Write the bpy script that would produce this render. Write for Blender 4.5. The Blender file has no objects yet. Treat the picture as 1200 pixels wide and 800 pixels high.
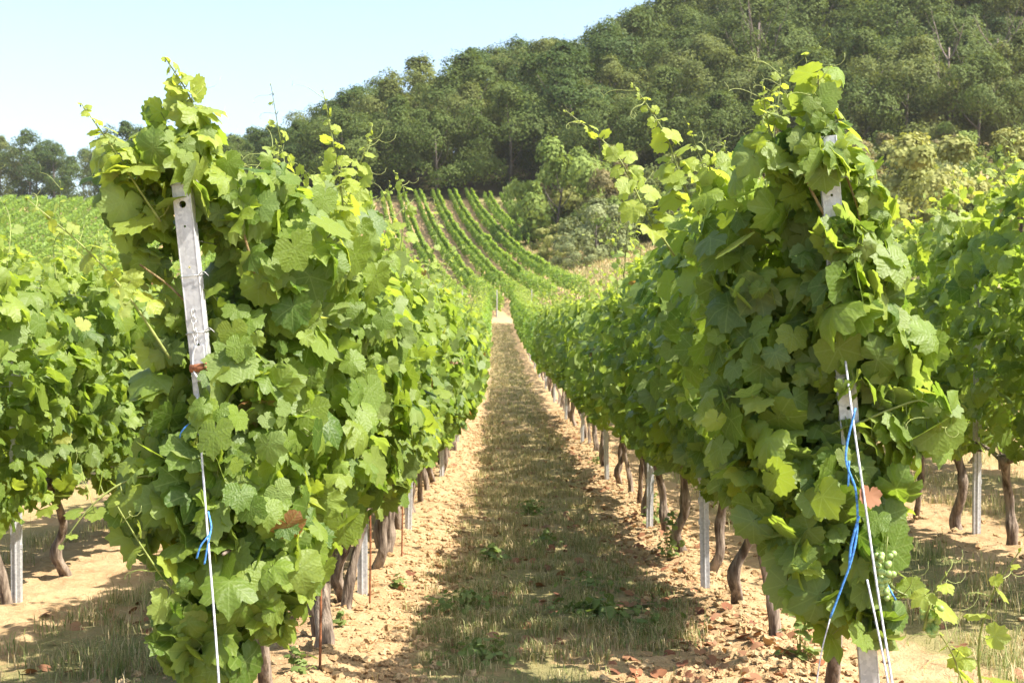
import bpy, math, random
import numpy as np
from math import radians, pi, sin, cos
from mathutils import Vector, noise as mnoise

S = bpy.context.scene
COL = S.collection

# ------------------------------------------------------------------ camera, sky, sun, exposure
cam = bpy.data.cameras.new("camera")
cam.lens = 45.0
cam.sensor_width = 36.0
cam.clip_start = 0.1
cam.clip_end = 3000
cam.dof.use_dof = True
cam.dof.focus_distance = 5.2
cam.dof.aperture_fstop = 8.0
camo = bpy.data.objects.new("camera", cam)
COL.objects.link(camo)
camo.location = (0, 0, 0)
camo.rotation_euler = (radians(90 - 1.337), 0, 0)
S.camera = camo

SUN_TO = Vector((0.68, -0.27, 1.0)).normalized()        # direction towards the sun
sun_elev = math.asin(SUN_TO.z)
w = bpy.data.worlds.new("World")
S.world = w
w.use_nodes = True
nt = w.node_tree
nt.nodes.clear()
sky = nt.nodes.new("ShaderNodeTexSky")
sky.sky_type = 'NISHITA'
sky.sun_disc = False
sky.sun_elevation = sun_elev
sky.sun_rotation = math.atan2(SUN_TO.x, SUN_TO.y)
sky.altitude = 200
sky.air_density = 1.0
sky.dust_density = 3.0
sky.ozone_density = 1.0
bg = nt.nodes.new("ShaderNodeBackground")
bg.inputs["Strength"].default_value = 0.14
out = nt.nodes.new("ShaderNodeOutputWorld")
nt.links.new(sky.outputs[0], bg.inputs[0])
nt.links.new(bg.outputs[0], out.inputs[0])

sl = bpy.data.lights.new("sun", 'SUN')
sl.energy = 5.0
sl.angle = radians(0.55)
sl.color = (1.0, 0.95, 0.85)
so = bpy.data.objects.new("sun", sl)
COL.objects.link(so)
so.location = (20, -10, 40)
so.rotation_euler = (-SUN_TO).to_track_quat('-Z', 'Y').to_euler()

S.view_settings.view_transform = 'Standard'
S.view_settings.look = 'None'
S.view_settings.exposure = 1.36
S.view_settings.gamma = 1.0
S.view_settings.use_curve_mapping = False
S.render.film_transparent = False
c = S.cycles
c.max_bounces = 7
c.diffuse_bounces = 4
c.glossy_bounces = 2
c.transmission_bounces = 3
c.transparent_max_bounces = 4
c.volume_bounces = 1
c.sample_clamp_indirect = 6
c.use_denoising = True
try:
    c.denoiser = 'OPENIMAGEDENOISE'
except Exception:
    pass

RNG = np.random.default_rng(11)
random.seed(5)


# ------------------------------------------------------------------ numpy noise
def _h(ix, iy, seed):
    n = (ix.astype(np.int64) * 374761393 + iy.astype(np.int64) * 668265263 + seed * 1274126177) & 0x7fffffff
    n = ((n ^ (n >> 13)) * 1274126177) & 0x7fffffff
    return ((n ^ (n >> 16)) & 0xffff) / 65535.0


def vnoise(x, y, seed=0):
    x = np.asarray(x, float); y = np.asarray(y, float)
    ix = np.floor(x); iy = np.floor(y)
    fx = x - ix; fy = y - iy
    fx = fx * fx * (3 - 2 * fx); fy = fy * fy * (3 - 2 * fy)
    a = _h(ix, iy, seed); b = _h(ix + 1, iy, seed); cc = _h(ix, iy + 1, seed); d = _h(ix + 1, iy + 1, seed)
    return (a * (1 - fx) + b * fx) * (1 - fy) + (cc * (1 - fx) + d * fx) * fy


def fbm(x, y, seed=0, oct=4):
    s = 0; a = 0.5; t = 0
    for i in range(oct):
        s = s + a * vnoise(x * 2 ** i, y * 2 ** i, seed + i * 17); t += a; a *= 0.5
    return s / t


def ss(a, b, x):
    t = np.clip((np.asarray(x, float) - a) / (b - a), 0, 1)
    return t * t * (3 - 2 * t)


# ------------------------------------------------------------------ terrain
_py = [-60, -20, 0, 8, 14, 20, 30, 45, 60, 75, 85, 100, 120, 140, 160, 200, 300, 700]
_pz = [2.28, -0.014, -1.16, -1.618, -1.93, -2.03, -2.05, -1.87, -1.45, -0.78, 0.05, 1.8, 4.8, 8.5, 12.9, 17.0, 26.0, 40.0]
_fy = np.linspace(-60, 700, 7601)
_fz = np.interp(_fy, _py, _pz)
_k = np.hanning(81); _k /= _k.sum()
_fz2 = np.convolve(np.pad(_fz, 40, mode='edge'), _k, mode='valid')
_fz2[:620] = _fz[:620]


def prof(y):
    return np.interp(y, _fy, _fz2)


def H(x, y):
    x = np.asarray(x, float); y = np.asarray(y, float)
    u = np.maximum(0, x - 1.3)
    u = 90 * (1 - np.exp(-u / 90))
    m = 0.045 + 0.125 * ss(30, 90, y)
    z = prof(y) + u * m
    q = np.clip(x + 40, 0, 150)
    z = z + 0.225 * q * ss(150, 212, y)
    return z


def hz(x, y):
    return float(H(x, y))


_cy = np.array([-20, 0, 8, 14, 20, 40, 90, 200.0])
_cx = np.array([-0.05, 0.0, 0.045, 0.06, 0.03, -0.25, -1.0, -2.6])


def rowc(y):
    return np.interp(y, _cy, _cx)


ROW_L1, ROW_R1, ROW_L2, ROW_R2, ROW_L3, ROW_R3 = -0.895, 1.105, -2.70, 3.2, -4.8, 5.2


def px(X, Y, d):
    """the point that stands at distance d on the line through picture point (X, Y)"""
    return np.array([(X - 600) / 1500.0 * d, d, (365 - Y) / 1500.0 * d])


# ------------------------------------------------------------------ mesh helpers
def mesh_np(name, V, faces, mats=(), fmat=None, tint=None, uv=None, smooth=True):
    """faces: list of (n,k) int arrays; fmat: list of material indices per array"""
    me = bpy.data.meshes.new(name)
    V = np.ascontiguousarray(V, dtype=np.float32)
    me.vertices.add(len(V))
    me.vertices.foreach_set("co", V.ravel())
    faces = [np.asarray(f, dtype=np.int32) for f in faces if len(f)]
    nl = sum(f.size for f in faces); nf = sum(len(f) for f in faces)
    loops = np.concatenate([f.ravel() for f in faces])
    starts = []; mi = []; o = 0
    for i, f in enumerate(faces):
        k = f.shape[1]
        starts.append(o + np.arange(len(f)) * k); o += f.size
        mi.append(np.full(len(f), 0 if fmat is None else fmat[i], dtype=np.int32))
    me.loops.add(nl)
    me.loops.foreach_set("vertex_index", loops)
    me.polygons.add(nf)
    me.polygons.foreach_set("loop_start", np.concatenate(starts).astype(np.int32))
    for m in mats:
        me.materials.append(m)
    if fmat is not None:
        me.polygons.foreach_set("material_index", np.concatenate(mi))
    me.polygons.foreach_set("use_smooth", np.full(nf, smooth, dtype=bool))
    if tint is not None:
        a = me.attributes.new("tint", 'FLOAT_COLOR', 'POINT')
        t = np.ones((len(V), 4), np.float32); t[:, :3] = tint
        a.data.foreach_set("color", t.ravel())
    if uv is not None:
        a = me.attributes.new("leafuv", 'FLOAT_VECTOR', 'POINT')
        t = np.zeros((len(V), 3), np.float32); t[:, :2] = uv
        a.data.foreach_set("vector", t.ravel())
    me.update(calc_edges=True)
    me.validate()
    return me


class MB:
    """collects pieces (vertices, faces, tint, leaf coordinates, material slot)"""
    def __init__(self):
        self.V = []; self.F = []; self.M = []; self.T = []; self.U = []; self.n = 0

    def add(self, V, F, m=0, tint=None, uv=None):
        V = np.asarray(V, float).reshape(-1, 3)
        if not isinstance(F, list):
            F = [F]
        for f in F:
            f = np.asarray(f, dtype=np.int64)
            if len(f):
                self.F.append(f + self.n); self.M.append(m)
        self.V.append(V)
        self.T.append(np.full((len(V), 3), 0.5) if tint is None else np.broadcast_to(tint, (len(V), 3)))
        self.U.append(np.zeros((len(V), 2)) if uv is None else uv)
        self.n += len(V)

    def mesh(self, name, mats, smooth=True):
        return mesh_np(name, np.concatenate(self.V), self.F, mats, self.M, np.concatenate(self.T), np.concatenate(self.U), smooth)

    def build(self, name, mats, parent=None, smooth=True):
        o = bpy.data.objects.new(name, self.mesh(name, mats, smooth))
        COL.objects.link(o)
        if parent is not None:
            o.parent = parent
        return o


def link(name, me, parent=None, loc=None):
    o = bpy.data.objects.new(name, me)
    COL.objects.link(o)
    if parent is not None:
        o.parent = parent
    if loc is not None:
        o.location = loc
    return o


def tag(o, label=None, cat=None, group=None, kind=None):
    if label: o["label"] = label
    if cat: o["category"] = cat
    if group: o["group"] = group
    if kind: o["kind"] = kind
    return o


def empty(name, loc, rz=0.0):
    o = bpy.data.objects.new(name, None)
    COL.objects.link(o)
    o.location = loc
    o.rotation_euler = (0, 0, rz)
    o.empty_display_size = 0.1
    return o


def tube(pts, rad, k=6, cap=True):
    pts = np.asarray(pts, float); n = len(pts)
    rad = np.broadcast_to(np.asarray(rad, float), (n,))
    t = np.gradient(pts, axis=0)
    t /= np.linalg.norm(t, axis=1)[:, None] + 1e-9
    ref = np.array([0.31, 0.95, 0.07]) if abs(t[0][2]) > 0.6 else np.array([0.05, 0.1, 1.0])
    a = np.cross(t, ref); a /= np.linalg.norm(a, axis=1)[:, None] + 1e-9
    b = np.cross(t, a)
    th = np.arange(k) * 2 * pi / k
    V = pts[:, None, :] + rad[:, None, None] * (np.cos(th)[None, :, None] * a[:, None, :] + np.sin(th)[None, :, None] * b[:, None, :])
    V = V.reshape(-1, 3)
    i = np.arange(n - 1)[:, None] * k; j = np.arange(k)[None, :]; j2 = (j + 1) % k
    Q = np.stack([i + j, i + j2, i + k + j2, i + k + j], -1).reshape(-1, 4)
    F = [Q]
    if cap:
        F.append(np.arange(k)[None, ::-1]); F.append((np.arange(k) + (n - 1) * k)[None, :])
    return V, F


def spline(P, n):
    """Catmull-Rom through the points P"""
    P = np.asarray(P, float)
    Q = np.vstack([2 * P[0] - P[1], P, 2 * P[-1] - P[-2]])
    m = len(P) - 1
    u = np.linspace(0, m - 1e-6, n); i = np.floor(u).astype(int); f = (u - i)[:, None]
    a, b, c_, d = Q[i], Q[i + 1], Q[i + 2], Q[i + 3]
    return 0.5 * ((2 * b) + (-a + c_) * f + (2 * a - 5 * b + 4 * c_ - d) * f ** 2 + (-a + 3 * b - 3 * c_ + d) * f ** 3)


def boxv(x0, x1, y0, y1, z0, z1):
    V = np.array([[x, y, z] for z in (z0, z1) for y in (y0, y1) for x in (x0, x1)], float)
    F = np.array([[0, 2, 3, 1], [4, 5, 7, 6], [0, 1, 5, 4], [2, 6, 7, 3], [0, 4, 6, 2], [1, 3, 7, 5]])
    return V, F


# ------------------------------------------------------------------ materials
def new_mat(name):
    m = bpy.data.materials.new(name)
    m.use_nodes = True
    m.node_tree.nodes.clear()
    return m, m.node_tree


class NB:
    """tiny node-building helper"""
    def __init__(self, nt): self.nt = nt

    def n(self, t, **kw):
        x = self.nt.nodes.new(t)
        for k, v in kw.items(): setattr(x, k, v)
        return x

    def put(self, sock, v):
        if hasattr(v, "is_output") or isinstance(v, bpy.types.NodeSocket):
            self.nt.links.new(v, sock)
        elif v is not None:
            if isinstance(v, (tuple, list)) and sock.type == 'RGBA' and len(v) == 3:
                v = (*v, 1)
            sock.default_value = v

    def math(self, op, a, b=None, c_=None, clamp=False):
        x = self.n("ShaderNodeMath", operation=op); x.use_clamp = clamp
        self.put(x.inputs[0], a)
        if b is not None: self.put(x.inputs[1], b)
        if c_ is not None: self.put(x.inputs[2], c_)
        return x.outputs[0]

    def mix(self, f, a, b, blend='MIX'):
        x = self.n("ShaderNodeMix", data_type='RGBA', blend_type=blend)
        self.put(x.inputs["Factor"], f)
        self.put(x.inputs[6], a); self.put(x.inputs[7], b)
        return x.outputs[2]

    def ramp(self, f, a, b, lo=0.0, hi=1.0):
        x = self.n("ShaderNodeMapRange", interpolation_type='SMOOTHSTEP')
        self.put(x.inputs[0], f)
        x.inputs[1].default_value = a; x.inputs[2].default_value = b
        x.inputs[3].default_value = lo; x.inputs[4].default_value = hi
        return x.outputs[0]

    def noise(self, vec, scale, detail=3, rough=0.55, out=0):
        x = self.n("ShaderNodeTexNoise")
        x.inputs["Scale"].default_value = scale; x.inputs["Detail"].default_value = detail; x.inputs["Roughness"].default_value = rough
        if vec is not None: self.put(x.inputs["Vector"], vec)
        return x.outputs[out]

    def vmul(self, v, s):
        x = self.n("ShaderNodeVectorMath", operation='MULTIPLY'); self.put(x.inputs[0], v); x.inputs[1].default_value = s
        return x.outputs[0]

    def bump(self, h, strength, dist=0.01):
        x = self.n("ShaderNodeBump"); x.inputs["Strength"].default_value = strength; x.inputs["Distance"].default_value = dist
        self.put(x.inputs["Height"], h)
        return x.outputs[0]

    def princ(self, col, rough=0.6, spec=0.3, metal=0.0, normal=None):
        x = self.n("ShaderNodeBsdfPrincipled")
        self.put(x.inputs["Base Color"], col); self.put(x.inputs["Roughness"], rough)
        x.inputs["Specular IOR Level"].default_value = spec; x.inputs["Metallic"].default_value = metal
        if normal is not None: self.put(x.inputs["Normal"], normal)
        return x.outputs[0]

    def out(self, sh):
        o = self.n("ShaderNodeOutputMaterial"); self.put(o.inputs[0], sh)

    def tint(self, name="tint"):
        a = self.n("ShaderNodeAttribute", attribute_name=name)
        s = self.n("ShaderNodeSeparateColor"); self.put(s.inputs[0], a.outputs["Color"])
        return s.outputs[0], s.outputs[1], s.outputs[2]


def leaf_material(name, dark, mid, young, back, trans_gain=2.6, trans=0.38, rough=0.42, spec=0.45, veins=True, autumn=None):
    m, nt = new_mat(name); b = NB(nt)
    r, g, bb = b.tint()
    col = b.mix(r, dark, mid)
    col = b.mix(g, col, young)
    if veins:
        col = b.mix(b.math('MULTIPLY', b.ramp(bb, 0.62, 0.85), 0.30), col, (0.20, 0.255, 0.125))  # grey-green sheen of reflected sky, painted into the colour of some leaves
    if autumn:
        col = b.mix(b.ramp(bb, 0.9, 0.95), col, autumn)
        col = b.mix(b.ramp(bb, 0.975, 0.99), col, (0.22, 0.105, 0.045))
    nrm = None
    if veins:
        at = b.n("ShaderNodeAttribute", attribute_name="leafuv")
        sp = b.n("ShaderNodeSeparateXYZ"); b.put(sp.inputs[0], at.outputs["Vector"])
        u = b.math('ABSOLUTE', sp.outputs[0]); v = sp.outputs[1]
        best = None; along = None
        for ang in (0, 48, 104):
            ca, sa = cos(radians(ang)), sin(radians(ang))
            d = b.math('ABSOLUTE', b.math('SUBTRACT', b.math('MULTIPLY', u, ca), b.math('MULTIPLY', v, sa)))
            al = b.math('ADD', b.math('MULTIPLY', u, sa), b.math('MULTIPLY', v, ca))
            d = b.math('ADD', d, b.math('MULTIPLY', b.math('LESS_THAN', al, 0.0), 5.0))
            if best is None: best, along = d, al
            else:
                lt = b.math('LESS_THAN', d, best)
                along = b.math('ADD', b.math('MULTIPLY', lt, al), b.math('MULTIPLY', b.math('SUBTRACT', 1.0, lt), along))
                best = b.math('MINIMUM', best, d)
        main = b.ramp(best, 0.008, 0.03, 1.0, 0.0)
        # side veins run off the main ones at a slant
        sv = b.math('FRACT', b.math('MULTIPLY', b.math('SUBTRACT', along, b.math('MULTIPLY', best, 0.75)), 6.5))
        sv = b.math('ABSOLUTE', b.math('SUBTRACT', sv, 0.5))
        side = b.ramp(sv, 0.0, 0.09, 0.35, 0.0)
        vein = b.math('MAXIMUM', main, side)
        col = b.mix(b.math('MULTIPLY', vein, 0.42), col, (0.22, 0.30, 0.09))
        uvn = b.noise(at.outputs["Vector"], 7, 3)
        col = b.mix(b.math('MULTIPLY', b.ramp(uvn, 0.45, 0.7), 0.25), col, back)
        hgt = b.math('ADD', b.math('MULTIPLY', sv, 0.35), b.math('ADD', b.math('MULTIPLY', best, 0.8), b.math('MULTIPLY', uvn, 0.9)))
        nrm = b.bump(hgt, 0.4, 0.01)
    geo = b.n("ShaderNodeNewGeometry")
    colb = b.mix(b.math('MULTIPLY', geo.outputs["Backfacing"], 0.6), col, back)
    rgh = b.math('ADD', rough, b.math('MULTIPLY', geo.outputs["Backfacing"], 0.3))
    p = b.princ(colb, rgh, spec, normal=nrm)
    tr = b.n("ShaderNodeBsdfTranslucent")
    tc = b.mix(1.0, col, (trans_gain * 1.05, trans_gain, trans_gain * 0.55), 'MULTIPLY')
    b.put(tr.inputs["Color"], tc)
    mx = b.n("ShaderNodeMixShader"); mx.inputs[0].default_value = trans
    b.put(mx.inputs[1], p); b.put(mx.inputs[2], tr.outputs[0])
    b.out(mx.outputs[0])
    return m


M = {}
M['vine_leaf'] = leaf_material('vine_leaf', (0.060, 0.116, 0.015), (0.175, 0.245, 0.034), (0.275, 0.325, 0.048), (0.19, 0.235, 0.09), 2.4, 0.43, 0.47, 0.36, autumn=(0.30, 0.31, 0.07))
M['far_leaf'] = leaf_material('far_vine_leaf', (0.072, 0.142, 0.020), (0.165, 0.258, 0.040), (0.26, 0.33, 0.057), (0.16, 0.215, 0.09), 2.4, 0.38, 0.55, 0.28, veins=False)
M['dead_leaf'] = leaf_material('dead_leaf', (0.15, 0.048, 0.028), (0.28, 0.115, 0.055), (0.34, 0.21, 0.115), (0.28, 0.15, 0.09), 1.2, 0.2, 0.7, 0.2, veins=False)
M['weed_leaf'] = leaf_material('weed_leaf', (0.075, 0.125, 0.032), (0.15, 0.205, 0.055), (0.23, 0.27, 0.09), (0.14, 0.18, 0.1), 2.0, 0.3, 0.6, 0.25, veins=False)


def tree_mat(name, dark, mid, young):
    return leaf_material(name, dark, mid, young, tuple(0.6 * x + 0.05 for x in mid), 1.9, 0.26, 0.65, 0.12, veins=False)


M['crown_deep'] = tree_mat('crown_deep_green', (0.030, 0.055, 0.013), (0.064, 0.100, 0.023), (0.106, 0.143, 0.034))
M['crown_mid'] = tree_mat('crown_mid_green', (0.048, 0.076, 0.016), (0.094, 0.128, 0.028), (0.142, 0.172, 0.043))
M['crown_olive'] = tree_mat('crown_olive', (0.072, 0.096, 0.025), (0.130, 0.152, 0.039), (0.185, 0.20, 0.06))
M['bush_fresh'] = tree_mat('bush_fresh_green', (0.105, 0.155, 0.032), (0.19, 0.25, 0.058), (0.275, 0.31, 0.08))
M['bush_grey'] = tree_mat('bush_grey_green', (0.13, 0.16, 0.068), (0.22, 0.245, 0.11), (0.29, 0.31, 0.15))
M['bush_tan'] = tree_mat('bush_tan', (0.120, 0.112, 0.045), (0.215, 0.185, 0.080), (0.29, 0.24, 0.11))
M['bush_yellow'] = tree_mat('bush_yellow_green', (0.165, 0.190, 0.050), (0.285, 0.30, 0.090), (0.40, 0.375, 0.155))


def bark(name, a, b_, scale=28, rough=0.9):
    m, nt = new_mat(name); b = NB(nt)
    tc = b.n("ShaderNodeTexCoord").outputs["Object"]
    v = b.vmul(tc, (1, 1, 0.16))
    n1 = b.noise(v, scale, 4, 0.65); n2 = b.noise(tc, scale * 0.35, 3)
    col = b.mix(b.ramp(n1, 0.35, 0.66), a, b_)
    col = b.mix(b.math('MULTIPLY', b.ramp(n2, 0.5, 0.75), 0.4), col, (0.36, 0.30, 0.23))
    b.out(b.princ(col, rough, 0.15, normal=b.bump(n1, 1.0, 0.02)))
    return m


M['vine_bark'] = bark('vine_bark', (0.085, 0.06, 0.045), (0.31, 0.245, 0.19))
M['cane'] = bark('cane_bark', (0.16, 0.105, 0.045), (0.26, 0.19, 0.085), 60, 0.6)
M['tree_bark'] = bark('tree_bark', (0.06, 0.05, 0.038), (0.16, 0.135, 0.11), 4)
M['dead_bark'] = bark('dead_bark', (0.13, 0.10, 0.08), (0.26, 0.21, 0.17), 4)


def simple(name, col, rough=0.6, spec=0.3, metal=0.0, var=0.15, scale=30, bump=0.0):
    m, nt = new_mat(name); b = NB(nt)
    tc = b.n("ShaderNodeTexCoord").outputs["Object"]
    n1 = b.noise(tc, scale, 4)
    cc = b.mix(b.ramp(n1, 0.3, 0.7), tuple(x * (1 - var) for x in col), tuple(min(1, x * (1 + var)) for x in col))
    b.out(b.princ(cc, rough, spec, metal, normal=b.bump(n1, bump, 0.004) if bump else None))
    return m


M['green_stem'] = simple('green_stem', (0.20, 0.23, 0.06), 0.5, 0.35, var=0.3, scale=20)
M['tendril'] = simple('tendril', (0.30, 0.34, 0.10), 0.5, 0.35)
M['blue_cord'] = simple('blue_cord', (0.075, 0.24, 0.58), 0.6, 0.3, var=0.45, scale=120)
M['white_cord'] = simple('white_cord', (0.52, 0.52, 0.55), 0.6, 0.3, var=0.34, scale=70)
M['wire'] = simple('wire', (0.40, 0.40, 0.39), 0.45, 0.5, 0.6)
M['rust'] = simple('rust', (0.24, 0.095, 0.045), 0.85, 0.2, var=0.4, scale=70, bump=0.5)
M['grape'] = simple('grape', (0.26, 0.36, 0.11), 0.38, 0.45, var=0.15, scale=40)


def galvanised():
    m, nt = new_mat('galvanised_steel'); b = NB(nt)
    tc = b.n("ShaderNodeTexCoord").outputs["Object"]
    vo = b.n("ShaderNodeTexVoronoi"); vo.inputs["Scale"].default_value = 85; b.put(vo.inputs["Vector"], tc)
    sp = b.n("ShaderNodeSeparateColor"); b.put(sp.inputs[0], vo.outputs["Color"])
    n2 = b.noise(b.vmul(tc, (1, 1, 0.12)), 30, 5, 0.7)
    n3 = b.noise(tc, 9, 4, 0.6)
    col = b.mix(sp.outputs[0], (0.42, 0.42, 0.43), (0.58, 0.58, 0.58))
    col = b.mix(b.math('MULTIPLY', b.ramp(n2, 0.48, 0.72), 0.55), col, (0.30, 0.285, 0.26))
    col = b.mix(b.math('MULTIPLY', b.ramp(n3, 0.60, 0.74), 0.5), col, (0.27, 0.19, 0.12))
    rough = b.math('ADD', 0.42, b.math('MULTIPLY', n2, 0.25))
    b.out(b.princ(col, rough, 0.5, 0.35, normal=b.bump(n2, 0.12, 0.004)))
    return m


M['steel'] = galvanised()


def ground_mat():
    m, nt = new_mat('vineyard_ground'); b = NB(nt)
    tc = b.n("ShaderNodeTexCoord").outputs["Object"]
    r, g, bb = b.tint()            # r grass cover, g greenness, b forest litter
    n1 = b.noise(tc, 2.2, 5, 0.6); n2 = b.noise(tc, 22, 5, 0.65); n3 = b.noise(tc, 95, 4, 0.7); n4 = b.noise(tc, 6.5, 4, 0.6)
    soil = b.mix(b.ramp(n1, 0.3, 0.7), (0.335, 0.205, 0.102), (0.445, 0.302, 0.162))
    soil = b.mix(b.math('MULTIPLY', b.ramp(n2, 0.35, 0.7), 0.55), soil, (0.51, 0.372, 0.215))
    soil = b.mix(b.math('MULTIPLY', b.ramp(n3, 0.55, 0.78), 0.5), soil, (0.23, 0.14, 0.075))
    soil = b.mix(b.math('MULTIPLY', b.ramp(n4, 0.58, 0.72), 0.30), soil, (0.40, 0.21, 0.12))
    straw = b.mix(b.ramp(n3, 0.3, 0.7), (0.35, 0.235, 0.115), (0.50, 0.375, 0.195))
    straw = b.mix(b.math('MULTIPLY', b.ramp(n4, 0.55, 0.72), 0.35), straw, (0.26, 0.13, 0.075))
    green = b.mix(b.ramp(n2, 0.3, 0.7), (0.085, 0.11, 0.035), (0.19, 0.20, 0.075))
    grass = b.mix(g, straw, green)
    edge = b.math('ADD', r, b.math('MULTIPLY', b.math('SUBTRACT', n2, 0.5), 0.9))
    col = b.mix(b.ramp(edge, 0.3, 0.75), soil, grass)
    litter = b.mix(n2, (0.045, 0.038, 0.02), (0.09, 0.085, 0.035))
    col = b.mix(bb, col, litter)
    h = b.math('ADD', b.math('MULTIPLY', n2, 1.0), b.math('MULTIPLY', n3, 0.5))
    b.out(b.princ(col, 0.95, 0.1, normal=b.bump(h, 0.8, 0.03)))
    return m


M['ground'] = ground_mat()


def blade_mat():
    m, nt = new_mat('grass_blade'); b = NB(nt)
    r, g, bb = b.tint()
    straw = b.mix(r, (0.32, 0.24, 0.125), (0.58, 0.465, 0.265))
    gr = b.mix(r, (0.10, 0.155, 0.04), (0.23, 0.28, 0.085))
    col = b.mix(g, straw, gr)
    p = b.princ(col, 0.65, 0.2)
    tr = b.n("ShaderNodeBsdfTranslucent"); b.put(tr.inputs[0], b.mix(1.0, col, (1.3, 1.3, 0.9), 'MULTIPLY'))
    mx = b.n("ShaderNodeMixShader"); mx.inputs[0].default_value = 0.3
    b.put(mx.inputs[1], p); b.put(mx.inputs[2], tr.outputs[0]); b.out(mx.outputs[0])
    return m


M['blade'] = blade_mat()
M['clod'] = None


def clod_mat():
    m, nt = new_mat('soil_clod'); b = NB(nt)
    r, g, bb = b.tint()
    tc = b.n("ShaderNodeTexCoord").outputs["Object"]
    n = b.noise(tc, 45, 4, 0.65)
    col = b.mix(r, (0.33, 0.205, 0.10), (0.47, 0.335, 0.185))
    col = b.mix(b.math('MULTIPLY', b.ramp(n, 0.5, 0.75), 0.4), col, (0.30, 0.19, 0.10))
    b.out(b.princ(col, 0.95, 0.1, normal=b.bump(n, 0.8, 0.02)))
    return m


M['clod'] = clod_mat()

# ------------------------------------------------------------------ ground sheet
def grow(start, step, ratio, end):
    r = [start]; s = step
    while r[-1] < end:
        r.append(r[-1] + s); s *= ratio
    return r


gx = np.concatenate([-np.array(grow(3.3, 0.06, 1.07, 330))[::-1], np.arange(-3.24, 3.9, 0.032), np.array(grow(3.95, 0.06, 1.07, 330))])
gy = [-40, -25, -15, -8, -4, -1.5, 0.5, 1.5, 2.3, 2.9, 3.3]
while gy[-1] < 520:
    gy.append(gy[-1] + max(0.028, 0.0068 * gy[-1]))
gy = np.array(gy)
GX, GY = np.meshgrid(gx, gy)


def strip_cover(x, y):
    """how much grass grows at (x, y), and how green it is"""
    u = x - rowc(y)
    wob = (fbm(x * 1.7, y * 0.8, 3) - 0.5) * 0.5
    c0 = ss(-0.55, -0.30, u + wob) * (1 - ss(0.55, 0.82, u + wob))
    cl = ss(-2.4, -2.1, u + wob) * (1 - ss(-1.35, -1.1, u + wob)) * 0.95
    cr = ss(1.55, 1.85, u + wob) * (1 - ss(2.6, 2.95, u + wob)) * 0.85
    side = np.maximum(ss(3.4, 3.9, u), 1 - ss(-3.4, -3.0, u)) * 0.6
    cov = np.maximum(np.maximum(c0, cl), np.maximum(cr, side))
    patch = fbm(x * 2.3, y * 1.1, 21)
    cov = cov * (0.45 + 0.75 * ss(0.3, 0.6, patch))
    g = ss(0.50, 0.68, fbm(x * 1.9 + 7, y * 0.9, 40)) * (0.35 + 0.65 * ss(16, 5, y)) * ss(-0.5, 0.05, u + 0.2)
    g = np.maximum(g, 0.30 + 0.34 * ss(13, 5, y))
    return np.clip(cov, 0, 1), np.clip(g, 0, 1)


cov, grn = strip_cover(GX, GY)
far = ss(70, 82, GY)
# the far block: grassy strips, bare soil, rough grass to its right
fx80 = GX + 0.132 * (GY - 80)
aisle = np.abs(((fx80 - 5.5) / 2.15) % 1.0 - 0.5) * 2      # 0 mid-aisle, 1 at a row
cov_far = np.where(fx80 < 6.3, 0.12 * (1 - ss(0.25, 0.55, aisle)), 0.75)
cov = cov * (1 - far) + cov_far * far
grn = grn * (1 - far) + np.where(fx80 < 6.3, 0.12, 0.22 + 0.3 * ss(0.45, 0.6, fbm(GX * 0.12, GY * 0.1, 9))) * far
leftfar = ss(158, 166, GY)
cov = cov * (1 - leftfar) + 0.95 * leftfar
grn = grn * (1 - leftfar) + 0.75 * leftfar
headland = ss(74, 76, GY) * (1 - ss(79, 81, GY))
cov = cov * (1 - headland) + 0.35 * headland
litter = ss(161, 166, GY) * ss(-48, -38, GX + (0.0 * GY))
amp = (1 - 0.55 * cov) * (1 - ss(25, 60, GY))
cl = np.abs(fbm(GX * 6.5, GY * 6.5, 70, 3) - 0.5) * 2
lump = (0.034 * (1 - cl) ** 2 - 0.015) + 0.02 * (fbm(GX * 14, GY * 14, 77, 2) - 0.5)
big = 0.09 * (fbm(GX * 0.7, GY * 0.5, 88, 2) - 0.5)
u1 = GX - rowc(GY)
ridge = 0.05 * (np.exp(-((u1 - ROW_L1) / 0.22) ** 2) + np.exp(-((u1 - ROW_R1) / 0.22) ** 2)) * (1 - ss(60, 75, GY))
GZ = H(GX, GY) + lump * amp + (big + ridge) * (1 - ss(25, 60, GY)) + 0.5 * (fbm(GX * 0.08, GY * 0.08, 5, 3) - 0.5) * ss(60, 120, GY)
ny, nx = GX.shape
I = np.arange(nx * ny).reshape(ny, nx)
GQ = np.stack([I[:-1, :-1], I[:-1, 1:], I[1:, 1:], I[1:, :-1]], -1).reshape(-1, 4)
gm = mesh_np("ground", np.stack([GX, GY, GZ], -1).reshape(-1, 3), [GQ], [M['ground']], None,
             np.stack([cov, grn, litter], -1).reshape(-1, 3))
tag(link("ground", gm), "sandy vineyard ground with a grassy path between the rows", "ground", kind='structure')


def ground_z(x, y):
    """height of the ground sheet itself (bilinear)"""
    x = np.asarray(x, float); y = np.asarray(y, float)
    i = np.clip(np.searchsorted(gx, x) - 1, 0, nx - 2); j = np.clip(np.searchsorted(gy, y) - 1, 0, ny - 2)
    fx = (x - gx[i]) / (gx[i + 1] - gx[i]); fy = (y - gy[j]) / (gy[j + 1] - gy[j])
    return (GZ[j, i] * (1 - fx) + GZ[j, i + 1] * fx) * (1 - fy) + (GZ[j + 1, i] * (1 - fx) + GZ[j + 1, i + 1] * fx) * fy


def gz(x, y):
    return float(ground_z(x, y))


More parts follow.
